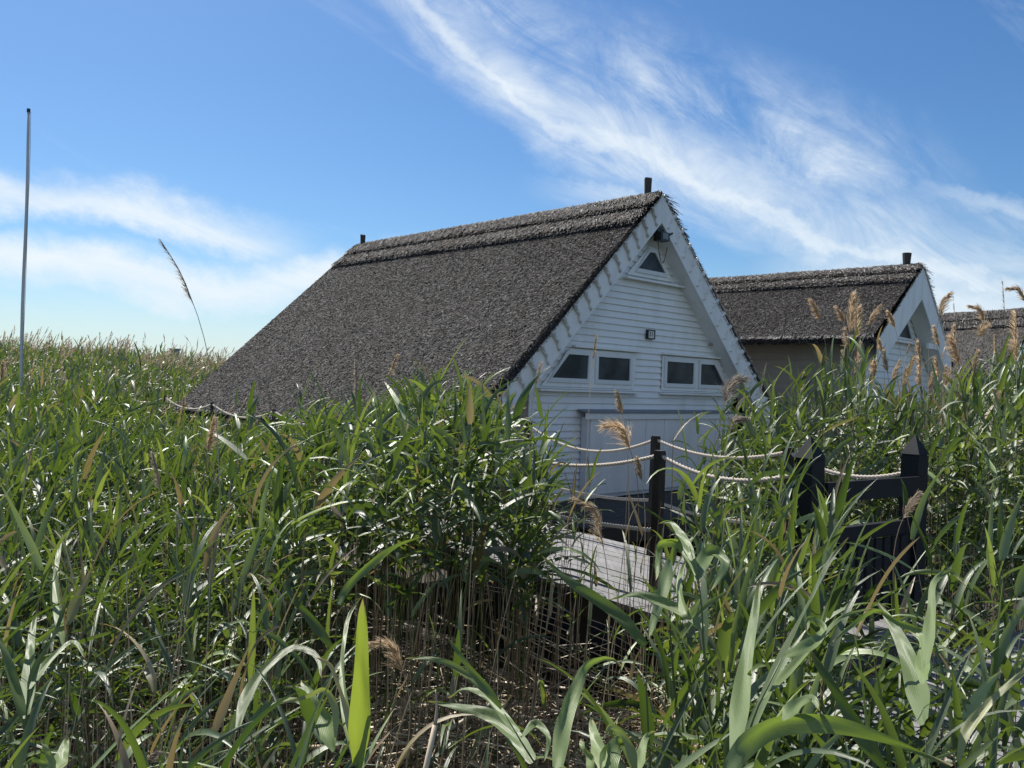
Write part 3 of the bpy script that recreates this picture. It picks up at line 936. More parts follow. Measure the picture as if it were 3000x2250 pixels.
def rope_mesh(mb, a, b, sag, r=0.0135, turns=11.0, side=5):
    a, b = np.asarray(a, float), np.asarray(b, float)
    L_ = np.linalg.norm(b - a)
    n_ = max(20, int(L_ / 0.011))
    q = np.linspace(0, 1, n_)
    c = a + (b - a) * q[:, None]
    c[:, 2] -= sag * 4 * q * (1 - q)
    tg = np.gradient(c, axis=0); tg /= np.linalg.norm(tg, axis=1)[:, None]
    s1 = np.cross(tg, [0, 0, 1.0]); s1 /= np.linalg.norm(s1, axis=1)[:, None]
    s2 = np.cross(tg, s1)
    for k_ in range(3):
        ph = q * L_ * turns * 2 * math.pi + k_ * 2 * math.pi / 3
        mb.tube(c + r * 0.55 * (np.cos(ph)[:, None] * s1 + np.sin(ph)[:, None] * s2), r * 0.62, side)

def railing(pts, hts, label, sags, lows, start=None, end=None, ph=0.034):
    o = empty('rope_railing', (float(pts[0][0]), float(pts[0][1]), 0))
    tag(o, label, 'rope railing', 'rope railings along the boardwalk')
    org = np.array([pts[0][0], pts[0][1], 0])
    tops = []
    for p, h_ in zip(pts, hts):
        q = MB()
        p_ = np.array([p[0], p[1], 0]) - org
        ln = np.array([0.012, 0, 0])
        q.beam(p_ + np.array([0, 0, MUD - 0.2]), p_ + ln + np.array([0, 0, h_]), 0.062 if p[0] > -2.5 else 0.036, 0.062 if p[0] > -2.5 else 0.036, (DT[0], DT[1], 0))
        q.tube([p_ + ln + np.array([0, 0, h_ - 0.07]), p_ + ln + np.array([0, 0, h_ + 0.012])], 0.04 if p[0] > -2.5 else 0.024, 7)
        q.build('post', 'brown_post', o)
        tops.append(p_ + ln + np.array([0, 0, h_ - 0.02]))
    seq = ([np.asarray(start) - org] if start is not None else []) + tops + ([np.asarray(end) - org] if end is not None else [])
    for a in range(len(seq) - 1):
        q = MB(); rope_mesh(q, seq[a], seq[a + 1], sags[a % len(sags)]); q.build('rope', 'rope', o, True)
    for a in range(len(tops) - 1):
        lo = np.array([0, 0, lows])
        q = MB(); rope_mesh(q, tops[a] * [1, 1, 0] + lo, tops[a + 1] * [1, 1, 0] + lo, sags[a % len(sags)] * 0.6); q.build('rope', 'rope', o, True)
    return o
Lp = np.array([1.795, 5.1, 0]); Rp = np.array([2.75, 5.8, 0])
near = [Lp + DT * 1.246, Lp + DT * 3.70]
near += [np.array(p) for p in ((-1.81, 9.60, 0), (-3.03, 10.87, 0), (-4.27, 12.15, 0), (-5.43, 13.36, 0), (-6.7, 14.7, 0))]
railing(near, [1.06, 1.05, 1.075, 1.09, 1.115, 1.16, 1.17], 'near rope railing on thin dark posts, running from the gate away to the left',
        [0.10, 0.17, 0.16, 0.12, 0.13, 0.12, 0.12], 0.50, start=Lp + np.array([-0.06, 0.03, 1.03]))
far = [Rp + DT * 1.02, Rp + DT * 2.444, Rp + DT * 4.37]
railing(far, [1.08, 1.075, 1.10], 'far rope railing hanging in front of the white store cupboard',
        [0.10, 0.10, 0.19], 0.50, start=Rp + np.array([-0.03, 0.04, 1.0]))

# ------------------------------------------------------------------ pole
pb = at(60, 1160, 12.0); pt = at(85, 325, 12.0)
po = empty('flagpole', (float(pb[0]), float(pb[1]), 0)); tag(po, 'tall thin grey flagpole rising from the reeds at far left', 'flagpole')
q = MB()
zz = np.linspace(MUD, pt[2] - 0.02, 14)
kx = (pt[0] - pb[0]) / (pt[2] - pb[2])
px_ = np.stack([kx * (zz - pb[2]) + 0.008 * np.sin(zz * 2.0), 0 * zz, zz], 1)
q.tube(px_, np.linspace(0.026, 0.019, 14), 9); q.build('pole', 'grey_metal', po, True)
q = MB(); q.tube([px_[-1] + [0, 0, 0.001], px_[-1] + [0, 0, 0.05]], 0.024, 9); q.build('cap', 'black_plastic', po)
q = MB(); i_ = 4
q.box(px_[i_] + np.array([0.026, -0.012, -0.05]), px_[i_] + np.array([0.05, 0.012, 0.10])); q.build('cleat', 'grey_metal', po)
q = MB(); q.tube(px_[4:] + np.array([0.034, -0.012, 0]) + np.stack([0.006 * np.sin(zz[4:] * 3), 0 * zz[4:], 0 * zz[4:]], 1), 0.0035, 4); q.build('halyard', 'rope', po)

# ------------------------------------------------------------------ reeds
def merge_build(name, items, parent=None, smooth=True):
    """several MBs with their own materials as ONE mesh object"""
    allm = MB(); mi = []
    for k_, (q, mt) in enumerate(items):
        if not q.v: continue
        off = allm.n
        allm.v += q.v; allm.t += q.t
        allm.f += [f_ + off for f_ in q.f]
        allm.n += q.n
        mi.append(np.full(sum(len(f_) for f_ in q.f), k_))
    o = allm.build(name, items[0][1], parent, smooth)
    for _, mt in items[1:]: o.data.materials.append(MAT[mt])
    mi = np.concatenate(mi)
    if len(mi) == len(o.data.polygons): o.data.polygons.foreach_set('material_index', mi.astype(np.int32))
    return o

def leaf_batch(mb, B, az, th0, droop, L, Wd, segs, tn, dry, roll_=None, fold=0.30, cols=3):
    """many reed blades: B (N,3) bases, az heading, th0 angle from vertical, droop bend along the blade"""
    N = len(B)
    if N == 0: return
    q = np.linspace(0, 1, segs + 1)
    th = th0[:, None] + droop[:, None] * q[None] ** 1.4
    th = np.minimum(th, 2.75)
    hx_, hy_ = np.sin(az), np.cos(az)
    tg = np.stack([np.sin(th) * hx_[:, None], np.sin(th) * hy_[:, None], np.cos(th)], -1)
    step = (L / segs)[:, None, None]
    C = B[:, None] + np.concatenate([np.zeros((N, 1, 3)), np.cumsum(0.5 * (tg[:, 1:] + tg[:, :-1]) * step, 1)], 1)
    side = np.stack([hy_, -hx_, 0 * hx_], -1)[:, None] + 0 * tg
    nrm = np.cross(side, tg)
    if roll_ is not None:
        rr = (roll_[:, None] * (0.35 + q[None]))[..., None]
        side, nrm = np.cos(rr) * side + np.sin(rr) * nrm, -np.sin(rr) * side + np.cos(rr) * nrm
    prof = np.minimum(1.0, 0.42 + 3.6 * q) * np.clip(1 - q, 0, 1) ** 0.62
    prof = prof / prof.max()
    wv = (Wd[:, None] * prof[None] / 2)[..., None]
    if cols == 3:
        V = np.stack([C - side * wv + nrm * wv * fold, C - nrm * wv * fold * 0.6, C + side * wv + nrm * wv * fold], 2)
        bc = np.array([-1, 0, 1.0])
    else:
        V = np.stack([C - side * wv, C + side * wv], 2)
        bc = np.array([-1, 1.0])
    nv = (segs + 1) * cols
    i = np.arange(segs)[:, None] * cols + np.arange(cols - 1)[None]
    F = np.stack([i, i + 1, i + cols + 1, i + cols], -1).reshape(-1, 4)
    F = (np.arange(N)[:, None, None] * nv + F[None]).reshape(-1, 4)
    T = np.zeros((N, segs + 1, cols, 3))
    T[..., 0] = tn[:, None, None]
    tipdry = np.clip((q - 0.78) / 0.22, 0, 1) ** 2 * 0.5
    T[..., 1] = np.clip(dry[:, None, None] + (tipdry[None] * (tn[:, None] > 0.45))[..., None], 0, 1)
    T[..., 2] = bc
    mb.add(V.reshape(-1, 3), F, T.reshape(-1, 3))

def stalk_batch(mb, P, H, lean, K, sides, rad0, tn, dry):
    N = len(P)
    if N == 0: return
    q = np.linspace(0, 1, K)
    C = np.zeros((N, K, 3))
    C[..., 0] = P[:, 0, None] + lean[:, 0, None] * q ** 1.8
    C[..., 1] = P[:, 1, None] + lean[:, 1, None] * q ** 1.8
    C[..., 2] = MUD - 0.05 + (H[:, None] + 0.05) * q
    a = np.arange(sides) * 2 * math.pi / sides
    ring_ = np.stack([np.cos(a), np.sin(a), 0 * a], -1)
    rr = rad0[:, None] * (1 - 0.72 * q[None])
    V = C[:, :, None] + rr[..., None, None] * ring_[None, None]
    nv = K * sides
    i = np.arange(K - 1)[:, None] * sides
    j = np.arange(sides)[None]; j2 = (j + 1) % sides
    F = np.stack([i + j, i + j2, i + sides + j2, i + sides + j], -1).reshape(-1, 4)
    F = (np.arange(N)[:, None, None] * nv + F[None]).reshape(-1, 4)
    T = np.zeros((N, K, sides, 3))
    T[..., 0] = tn[:, None, None]; T[..., 1] = dry[:, None, None]
    mb.add(V.reshape(-1, 3), F, T.reshape(-1, 3))

WIND = np.array([0.5, -0.1])
def reeds(sm, lm, P, H, dead, lod, dens=1.0, wide=1.0, leafy_from=0.36, lean_amt=0.16):
    """P (N,2) feet, H heights above the mud; stalks into sm, blades into lm"""
    N = len(P)
    r = RNG
    lean = r.normal(0, lean_amt, (N, 2)) * H[:, None] * 0.5 + WIND * 0.06 * H[:, None]
    dry_st = np.where(dead, 1.0, (r.random(N) < 0.45) * 0.9)
    K, sides = ((9, 6), (6, 4), (4, 3))[lod]
    stalk_batch(sm, P, H, lean, K, sides, r.uniform(0.0028, 0.0048, N) * (1.25 if lod == 2 else 1), r.random(N), dry_st)
    nl = np.maximum(1, np.round((H * r.uniform(4.6, 6.2, N) + 2.2) * dens * (0.8 if lod == 2 else 1))).astype(int)
    nl = np.where(dead, np.minimum(nl, r.integers(0, 3, N)), nl)
    idx = np.repeat(np.arange(N), nl)
    if len(idx) == 0: return
    kth = np.concatenate([np.arange(c) for c in nl]) if N else np.array([])
    fr = kth / np.maximum(nl[idx] - 1, 1)
    f = leafy_from + (0.985 - leafy_from) * fr + r.normal(0, 0.012, len(idx))
    f = np.clip(f, 0.05, 0.995)
    h = H[idx] * f
    B = np.stack([P[idx, 0] + lean[idx, 0] * f ** 1.8, P[idx, 1] + lean[idx, 1] * f ** 1.8, MUD + h], -1)
    az0 = r.random(N) * 2 * math.pi
    az = az0[idx] + math.pi * (kth % 2) + r.normal(0, 0.55, len(idx))
    vx, vy = np.sin(az) + WIND[0] * 0.7, np.cos(az) + WIND[1] * 0.7
    az = np.arctan2(vx, vy)
    top = fr > 0.86
    th0 = np.where(top, r.uniform(0.03, 0.55, len(idx)), r.uniform(0.40, 1.10, len(idx)))
    droop = np.where(top, r.uniform(0.1, 1.3, len(idx)), r.uniform(0.2, 2.0, len(idx)))
    L = r.uniform(0.24, 0.52, len(idx)) * np.where(fr > 0.9, 0.72, 1.0) * np.where(fr < 0.15, 0.75, 1.0)
    Wd = r.uniform(0.011, 0.031, len(idx)) * wide * (1.25 if lod == 2 else 1)
    tn = np.clip(r.gamma(1.3, 0.24, len(idx)) + 0.12 * (fr - 0.5), 0, 1)
    p_dry = np.where(fr < 0.25, 0.13, 0.018)
    dry = np.where(r.random(len(idx)) < p_dry, r.uniform(0.4, 1.0, len(idx)), 0.0)
    dry = np.where(dead[idx], 1.0, dry)
    segs, cols = ((9, 3), (6, 3), (4, 2))[lod]
    leaf_batch(lm, B, az, th0, droop, L, Wd, segs, tn, dry, r.normal(0, 0.85, len(idx)), 0.30, cols)

def filaments(mb, axis, N, L, spread, wind, w_, grey, tone=(0.55, 0.25), sag=0.9):
    """plume: fine branchlets along an axis (K,3) from base to tip, hanging to the lee side"""
    r = RNG
    axis = np.asarray(axis, float)
    K = len(axis)
    q = r.random(N) ** 0.9
    x = q * (K - 1)
    i = np.minimum(x.astype(int), K - 2); fr = (x - i)[:, None]
    b = axis[i] * (1 - fr) + axis[i + 1] * fr
    tg = axis[i + 1] - axis[i]; tg /= np.linalg.norm(tg, axis=1)[:, None]
    rnd = r.normal(0, 1, (N, 3)); rnd /= np.linalg.norm(rnd, axis=1)[:, None]
    d0 = tg * 0.9 + rnd * spread + np.asarray(wind) * 0.6
    d0 /= np.linalg.norm(d0, axis=1)[:, None]
    ln = (L * (0.45 + 0.7 * r.random(N)) * (1 - 0.55 * q))[:, None]
    d1 = d0 + np.asarray(wind) * 0.5 + np.array([0, 0, -sag]) * r.random(N)[:, None]
    d1 /= np.linalg.norm(d1, axis=1)[:, None]
    m_ = b + d0 * ln * 0.5
    e = m_ + d1 * ln * 0.5
    s = np.cross(d0, rnd + np.array([0.01, 0, 0])); s /= np.linalg.norm(s, axis=1)[:, None] + 1e-9
    hw = (w_ * (0.6 + 0.8 * r.random(N)) / 2)[:, None]
    V = np.stack([b - s * hw * 0.6, b + s * hw * 0.6, m_ + s * hw, m_ - s * hw, e + s * hw * 0.5, e - s * hw * 0.5], 1)
    k_ = np.arange(N)[:, None] * 6
    F = np.concatenate([k_ + np.array([[0, 1, 2, 3]]), k_ + np.array([[3, 2, 4, 5]])])
    t = np.clip(r.normal(tone[0], tone[1], N), 0, 1)
    mb.add(V.reshape(-1, 3), F, np.stack([t, t * 0 + grey, t * 0], 1).repeat(6, 0))

def spline(pts, n_):
    """smooth curve through points, chord length spaced so that it does not overshoot"""
    P = np.asarray(pts, float)
    t = np.concatenate([[0], np.cumsum(np.linalg.norm(np.diff(P, axis=0), axis=1) + 1e-6)])
    if len(P) == 2:
        u = np.linspace(0, 1, n_)[:, None]
        return P[0] + (P[1] - P[0]) * u
    M = np.gradient(P, t, axis=0)
    x = np.linspace(0, t[-1], n_)
    k_ = np.clip(np.searchsorted(t, x, 'right') - 1, 0, len(P) - 2)
    h = (t[k_ + 1] - t[k_])[:, None]
    u = ((x - t[k_])[:, None]) / h
    return (2 * u ** 3 - 3 * u ** 2 + 1) * P[k_] + (u ** 3 - 2 * u ** 2 + u) * h * M[k_] + (3 * u ** 2 - 2 * u ** 3) * P[k_ + 1] + (u ** 3 - u ** 2) * h * M[k_ + 1]

# --- where reeds can stand
def uz(P):
    return 1500 + FPX * P[:, 0] / np.maximum(P[:, 1], 0.1), P[:, 1]
def rel(P):
    d = P - GC[:2]
    return d @ DN[:2], d @ DT[:2]
A1 = np.array([math.sin(AZ), math.cos(AZ)]); B1 = np.array([-math.cos(AZ), math.sin(AZ)])
def free(P):
    n_, t_ = rel(P)
    ok = ~((n_ > -0.90) & (n_ < 0.84) & (t_ > -0.32) & (t_ < 6.3))
    ok &= ~((n_ > -1.06) & (n_ < 4.3) & (t_ > -3.5) & (t_ < -0.2))
    d = P - S0[:2]
    a_, b_ = d @ UN[:2], d @ UL[:2]
    ok &= ~((a_ > -0.2) & (a_ < 1.1) & (b_ > 0.2) & (b_ < 14.2))
    d = P - np.array([2.3233, 13.8769])
    s_, y_ = d @ A1, d @ B1
    ok &= ~((abs(s_) < 4.3) & (y_ > -0.15) & (y_ < 9.1))
    ok &= ~((s_ > -3.6) & (s_ < 2.4) & (y_ > -5.2) & (y_ < 0) & (n_ > 0.8))
    ok &= ~((s_ > -3.6) & (s_ < 3.7) & (y_ > -1.9) & (y_ < 0))
    for (cx, cy, az_, e_, ln_) in ((8.548, 18.0, rad(43.2), 2.5, 7.3), (13.4, 21.25, rad(63), 3.2, 8.1)):
        a2 = np.array([math.sin(az_), math.cos(az_)]); b2 = np.array([-math.cos(az_), math.sin(az_)])
        d = P - np.array([cx, cy])
        ok &= ~((abs(d @ a2) < e_) & (d @ b2 > -0.1) & (d @ b2 < ln_))
    return ok
def sample(u0, u1, z0, z1, per_m2):
    area = (u1 - u0) / FPX * (z1 ** 2 - z0 ** 2) / 2
    N = RNG.poisson(max(area * per_m2, 0))
    z = np.sqrt(RNG.random(N) * (z1 ** 2 - z0 ** 2) + z0 ** 2)
    u = u0 + RNG.random(N) * (u1 - u0)
    P = np.stack([(u - 1500) / FPX * z, z], 1)
    return P[free(P)] if N else P

ALL = []      # feet, height above the boardwalk level, dead flag, leafiness, zone
def put(P, h, dead_p, dens, wide, zone, lf=0.36, lean=0.16):
    if len(P) == 0: return
    dead = RNG.random(len(P)) < dead_p
    for p, hh, dd in zip(P, h, dead): ALL.append((p[0], p[1], max(hh - MUD, 0.35), dd, dens, wide, zone, lf, lean))

def clump(P):
    return 0.5 + 0.5 * np.sin(P[:, 0] * 2.3 + 1.1 * np.sin(P[:, 1] * 1.3)) * np.sin(P[:, 1] * 1.9 + P[:, 0] * 0.7)

# left bed, falling away towards the lake
P = sample(-250, 1060, 1.7, 13, 84); u, z = uz(P); n_, t_ = rel(P)
P = P[(n_ < -0.9) & ~((u > 930) & (z > 4)) & ~((u > 800) & (z > 2.6) & (z < 4.2) & (RNG.random(len(P)) < (u - 800) / 260))]; u, z = uz(P)
h = np.interp(z, [1.7, 2, 3, 5, 8, 12], [0.46, 0.50, 0.58, 0.70, 0.84, 0.98]) + RNG.normal(0, 0.11, len(P)) - 0.22 * clump(P) + 0.08
keep = RNG.random(len(P)) < 0.50 + 0.50 * (1 - clump(P)); P, h, u, z = P[keep], h[keep], u[keep], z[keep]
h = np.where((u > 360) & (u < 1000) & (z > 5), np.minimum(h, 0.76 + RNG.normal(0, 0.07, len(h))), h)
h = np.where((u < 330) & (z > 7), h + 0.14, h)
h = h + 0.20 * np.sin(P[:, 0] * 0.9 + 2.0) * np.sin(P[:, 1] * 0.8 + 0.5) * np.clip((z - 3) / 3, 0, 1) * np.where((u > 340) & (u < 800) & (z > 5), 0.3, 1)
nr = z < 4.6
thin = nr & (RNG.random(len(P)) > 0.74)
put(P[nr & ~thin], h[nr & ~thin], 0.20, 0.95, 1.02, 'left', 0.42)
put(P[nr & thin][:260], h[nr & thin][:260] + 0.12, 1.0, 0.6, 0.9, 'left', 0.3)
put(P[~nr], h[~nr], 0.14, 1.0, 1.25, 'left', 0.40)
P = sample(680, 930, 4.4, 7.2, 11); P = P[rel(P)[0] < -0.95]
put(P, 1.12 + RNG.normal(0, 0.16, len(P)), 0.3, 1.0, 1.4, 'left', 0.5)
P = sample(-200, 340, 6.5, 12, 7)
put(P, 1.18 + RNG.normal(0, 0.16, len(P)), 0.3, 1.0, 1.3, 'left', 0.5)
P = sample(-250, 760, 13, 24, 34); u, z = uz(P)
h = np.interp(z, [13, 16, 20, 24], [1.1, 1.45, 1.8, 1.95]) + RNG.normal(0, 0.14, len(P))
h = np.where((u > 370), np.interp(z, [13, 17, 20, 24], [0.4, 0.75, 1.45, 1.6]) + RNG.normal(0, 0.1, len(P)), h)
h = np.where((u > 370) & (u < 570) & (z < 17), 0.15, h)
put(P, h, 0.12, 1.0, 1.1, 'left')
P = sample(-250, 900, 24, 64, 7.5); u, z = uz(P)
h = np.interp(z, [24, 35, 64], [1.98, 2.1, 2.2]) + RNG.normal(0, 0.16, len(P)) - np.clip((u - 420) / 500, 0, 1) * 0.42
put(P, h, 0.10, 0.9, 1.5, 'far')
# clump left of the boardwalk
P = sample(820, 1570, 4.2, 9.5, 44); n_, t_ = rel(P); u, z = uz(P)
P = P[(n_ < -0.92) & (n_ > -3.6)]; u, z = uz(P)
h = np.interp(u, [820, 950, 1080, 1200, 1330, 1430, 1500, 1570], [0.84, 0.96, 1.06, 1.24, 1.34, 1.22, 0.98, 0.76]) + RNG.normal(0, 0.13, len(P))
put(P, h, 0.28, 0.9, 1.5, 'middle', 0.62, 0.16)
P = sample(900, 1400, 2.8, 4.1, 14); u, z = uz(P)
put(P, 0.36 + RNG.normal(0, 0.16, len(P)), 0.6, 0.8, 1.0, 'clearing', 0.5)
P = sample(1000, 1900, 2.5, 4.6, 9); n_, t_ = rel(P); P = P[n_ < -0.95]
put(P, 0.02 + RNG.normal(0, 0.18, len(P)), 0.25, 1.0, 1.25, 'clearing', 0.25, 0.3)
# thin dry stalks in front of the bare boards, and the clearing
P = sample(1540, 2120, 3.3, 6.2, 26); n_, t_ = rel(P); P = P[n_ < -0.92]; u, z = uz(P)
put(P, 0.62 + RNG.normal(0, 0.28, len(P)), 0.93, 0.5, 0.9, 'clearing', 0.3, 0.12)
P = sample(1540, 2100, 2.2, 4.6, 5); u, z = uz(P)
put(P, 0.05 + RNG.normal(0, 0.14, len(P)), 0.3, 0.9, 1.1, 'clearing', 0.3)
P = sample(1000, 2000, 2.0, 4.2, 16); u, z = uz(P)
put(P, -0.05 + RNG.normal(0, 0.2, len(P)), 0.85, 0.6, 0.9, 'clearing', 0.2, 0.3)
P = sample(1520, 1660, 4.6, 7.6, 20); n_, t_ = rel(P); P = P[n_ < -0.92]; u, z = uz(P)
put(P, 0.62 + RNG.normal(0, 0.14, len(P)), 0.45, 0.9, 1.2, 'clearing', 0.6, 0.12)
P = sample(950, 1600, 3.0, 6.5, 9); n_, t_ = rel(P); P = P[n_ < -0.92]; u, z = uz(P)
put(P, 0.25 + RNG.normal(0, 0.4, len(P)), 0.97, 0.5, 0.9, 'clearing', 0.3, 0.2)
# in front of the gate and the lower boards
P = sample(2030, 2440, 2.6, 5.4, 58); n_, t_ = rel(P); P = P[n_ < -0.92]; u, z = uz(P)
put(P, np.interp(z, [2.6, 5.2], [0.54, 0.94]) - np.where(u < 2080, 0.20, 0) + RNG.normal(0, 0.14, len(P)), 0.15, 1.0, 1.45, 'gate', 0.35)
P = sample(1880, 3250, 1.45, 4.3, 48); u, z = uz(P)
h = np.interp(z, [1.45, 2, 3.4, 4.3], [0.54, 0.52, 0.55, 0.62]) + RNG.normal(0, 0.10, len(P)) - np.where((u > 2350) & (u < 2750), 0.12, 0) + np.where(u > 2750, np.clip(z - 2, 0, 2) * 0.2, 0)
put(P, h, 0.12, 0.9, 1.3, 'gate', 0.35)
P = sample(-250, 1000, 1.3, 2.0, 30); put(P, 0.62 + RNG.normal(0, 0.08, len(P)), 0.2, 1.0, 1.1, 'left', 0.4)
# tall bed on the right, beyond the walk
P = sample(2060, 3250, 5.4, 11.5, 58); n_, t_ = rel(P); P = P[(n_ > 0.88)]; u, z = uz(P)
hb = np.interp(u, [2060, 2160, 2260, 2340, 2450, 2560, 2660, 2760, 2900, 3100], [0.95, 1.14, 1.34, 1.60, 1.72, 1.34, 1.12, 1.30, 1.62, 1.80])
h = hb + RNG.normal(0, 0.16, len(P)) + (z - 8) * 0.015
put(P, h, 0.26, 1.1, 1.6, 'right', np.float64(0.26), 0.10)
P = sample(2430, 2800, 7.0, 10.5, 40); n_, t_ = rel(P); P = P[(n_ > 0.88)]
put(P, 1.55 + RNG.normal(0, 0.25, len(P)), 1.0, 0.4, 0.9, 'right', 0.4, 0.10)
P = sample(2060, 3250, 11.5, 18, 26); n_, t_ = rel(P); u, z = uz(P)
hb = np.interp(u, [2060, 2200, 2340, 2450, 2600, 2760, 2900, 3100], [0.75, 0.9, 1.3, 1.55, 1.35, 1.4, 1.55, 1.65])
put(P, hb + RNG.normal(0, 0.15, len(P)), 0.3, 1.0, 1.3, 'right', 0.4)
P = sample(2700, 3250, 2.6, 5.4, 46); n_, t_ = rel(P); P = P[(n_ > 0.88) & (t_ > -0.2)]; u, z = uz(P)
put(P, np.interp(z, [2.6, 5.4], [0.8, 1.15]) + RNG.normal(0, 0.15, len(P)), 0.2, 1.1, 1.2, 'right', 0.2, 0.12)
# a few rows round the sides of the frame (seen when stepping aside)
P = sample(3250, 4200, 4, 14, 16); put(P, 1.6 + RNG.normal(0, 0.2, len(P)), 0.2, 0.9, 1.3, 'right')
P = sample(-1300, -250, 3, 20, 14); put(P, 1.1 + RNG.normal(0, 0.15, len(P)), 0.2, 0.9, 1.2, 'left')

ALL = np.array(ALL, dtype=object)
ax, ay, ah = ALL[:, 0].astype(float), ALL[:, 1].astype(float), ALL[:, 2].astype(float)
uu, zz_ = 1500 + FPX * ax / ay, ay
top_y = 1130 + 83 * (uu - 1500) / 2500 - (ah + MUD - EYE) * FPX / ay
vis = (uu > 0) & (uu < 3000) & (top_y < 2150)
score = np.where(vis, ah / ay, 0)
NIND = 200
ind = set(np.argsort(-score)[:NIND].tolist())
ZL = {'left': ('leafy green reed in the dense bed left of the boardwalk', 'green reeds in the left bed'),
      'middle': ('tall leafy reed in the clump left of the rope railing', 'tall reeds beside the rope railing'),
      'clearing': ('thin reed in the sparse brown clearing below the boardwalk', 'thin reeds in the brown clearing'),
      'gate': ('broad leaved green reed in the foreground below the gate', 'broad leaved reeds below the gate'),
      'right': ('tall grey green reed behind the gate on the right', 'tall reeds behind the gate'),
      'far': ('reed far off by the lake', 'far reeds')}
for i in sorted(ind):
    x, y, hgt, dead, dens, wide, zone, lf, ln_ = ALL[i]
    lab, grp = ZL[zone]
    if dead:
        lab = {'left': 'dry brown leafless reed stalk in the left bed', 'middle': 'dry brown reed stalk in the clump left of the rope railing',
               'clearing': 'bare dry reed stalk standing in the brown clearing', 'gate': 'dry brown reed stalk in the foreground below the gate',
               'right': 'dry brown reed stalk behind the gate', 'far': 'dry reed far off'}[zone]
        grp = grp.replace('green', 'dry').replace('tall reeds', 'dry stalks').replace('broad leaved reeds', 'dry stalks').replace('thin reeds', 'dry stalks')
    o = tag(empty('reed', (x, y, MUD)), lab, 'reed', grp)
    s_, l_ = MB(), MB()
    reeds(s_, l_, np.array([[x, y]]), np.array([hgt]), np.array([dead]), 0, dens, wide, lf, ln_)
    for q, nm, mt in ((s_, 'stalk', 'reed_stalk'), (l_, 'foliage', 'reed_leaf')):
        if not q.v: continue
        q.v = [v_ - np.array([x, y, MUD]) for v_ in q.v]
        q.build(nm, mt, o, True)
SM, LM, PM = MB(), MB(), MB()
rest = [i for i in range(len(ALL)) if i not in ind]
key = {}
for i in rest:
    lod = 0 if ay[i] < 3.4 else (1 if ay[i] < 11 else 2)
    key.setdefault((lod, ALL[i][4], ALL[i][5], ALL[i][7], ALL[i][8]), []).append(i)
for (lod, dens, wide, lf, ln_), ids in key.items():
    ids = np.array(ids)
    reeds(SM, LM, np.stack([ax[ids], ay[ids]], 1), ah[ids], ALL[ids, 3].astype(bool), lod, dens, wide, lf, ln_)
# old seed heads on the far reeds
for i in rest:
    if ay[i] > 12 and RNG.random() < (0.30 if ay[i] > 20 else 0.12) and (uu[i] < 1000 or RNG.random() < 0.3):
        b = np.array([ax[i] + 0.03 * ah[i], ay[i], MUD + ah[i] - 0.1])
        ht = RNG.uniform(0.3, 0.62)
        a_ = RNG.normal(0.12, 0.10)
        axis = [b, b + [0.3 * a_, 0, ht * 0.55], b + [a_, 0, ht]]
        SM.tube(axis, 0.004, 3, (0.5, 1, 0))
        filaments(PM, axis[1:], 16, 0.13, 0.22, (0.25, 0, 0.1), 0.012, 0.35, (0.5, 0.25), 0.4)
print('reeds', len(ALL), 'faces', sum(len(f_) for f_ in LM.f))
bed = merge_build('reed_bed', [(LM, 'reed_leaf'), (SM, 'reed_stalk'), (PM, 'reed_plume')])
tag(bed, kind='stuff')

# dry litter and fallen stalks in the clearing and under the reeds
LT = MB()
P = np.concatenate([sample(850, 2250, 2.0, 5.2, 420), sample(-200, 3100, 1.6, 7, 40)])
N = len(P)
an = RNG.random(N) * math.pi; el = RNG.normal(0.0, 0.22, N)
ln_ = RNG.uniform(0.25, 1.25, N)
d = np.stack([np.cos(an) * np.cos(el), np.sin(an) * np.cos(el), np.sin(el)], 1) * ln_[:, None]
c = np.stack([P[:, 0], P[:, 1], MUD + RNG.random(N) ** 2 * 0.45 + 0.03], 1)
s = np.cross(d, [0, 0, 1.0]); s /= np.linalg.norm(s, axis=1)[:, None]
hw_ = (RNG.uniform(0.0018, 0.0050, N) * np.where(RNG.random(N) < 0.12, 2.6, 1))[:, None]
upv = np.array([0, 0, 1.0]) * hw_
V = np.stack([c - d / 2 - s * hw_, c - d / 2 + s * hw_, c - d / 2 + upv * 1.6, c + d / 2 - s * hw_, c + d / 2 + s * hw_, c + d / 2 + upv * 1.6], 1)
k_ = np.arange(N)[:, None] * 6
F = np.concatenate([k_ + np.array([[0, 2, 5, 3]]), k_ + np.array([[2, 1, 4, 5]]), k_ + np.array([[0, 3, 4, 1]])])
LT.add(V.reshape(-1, 3), F, np.stack([np.clip(RNG.normal(0.68, 0.32, N), 0, 1), np.ones(N), np.zeros(N)], 1).repeat(6, 0))
DL = MB()
P = sample(850, 2200, 2.0, 5.0, 170); N = len(P)
leaf_batch(DL, np.stack([P[:, 0], P[:, 1], MUD + 0.04 + 0.35 * RNG.random(N) ** 2], 1), RNG.random(N) * 6.28, RNG.uniform(0.9, 1.5, N), RNG.uniform(0.0, 0.9, N),
           RNG.uniform(0.2, 0.55, N), RNG.uniform(0.008, 0.022, N), 6, np.clip(RNG.normal(0.6, 0.3, N), 0, 1), np.ones(N), RNG.normal(0, 0.8, N))
tag(merge_build('reed_litter', [(LT, 'reed_stalk'), (DL, 'reed_leaf')]), kind='stuff')

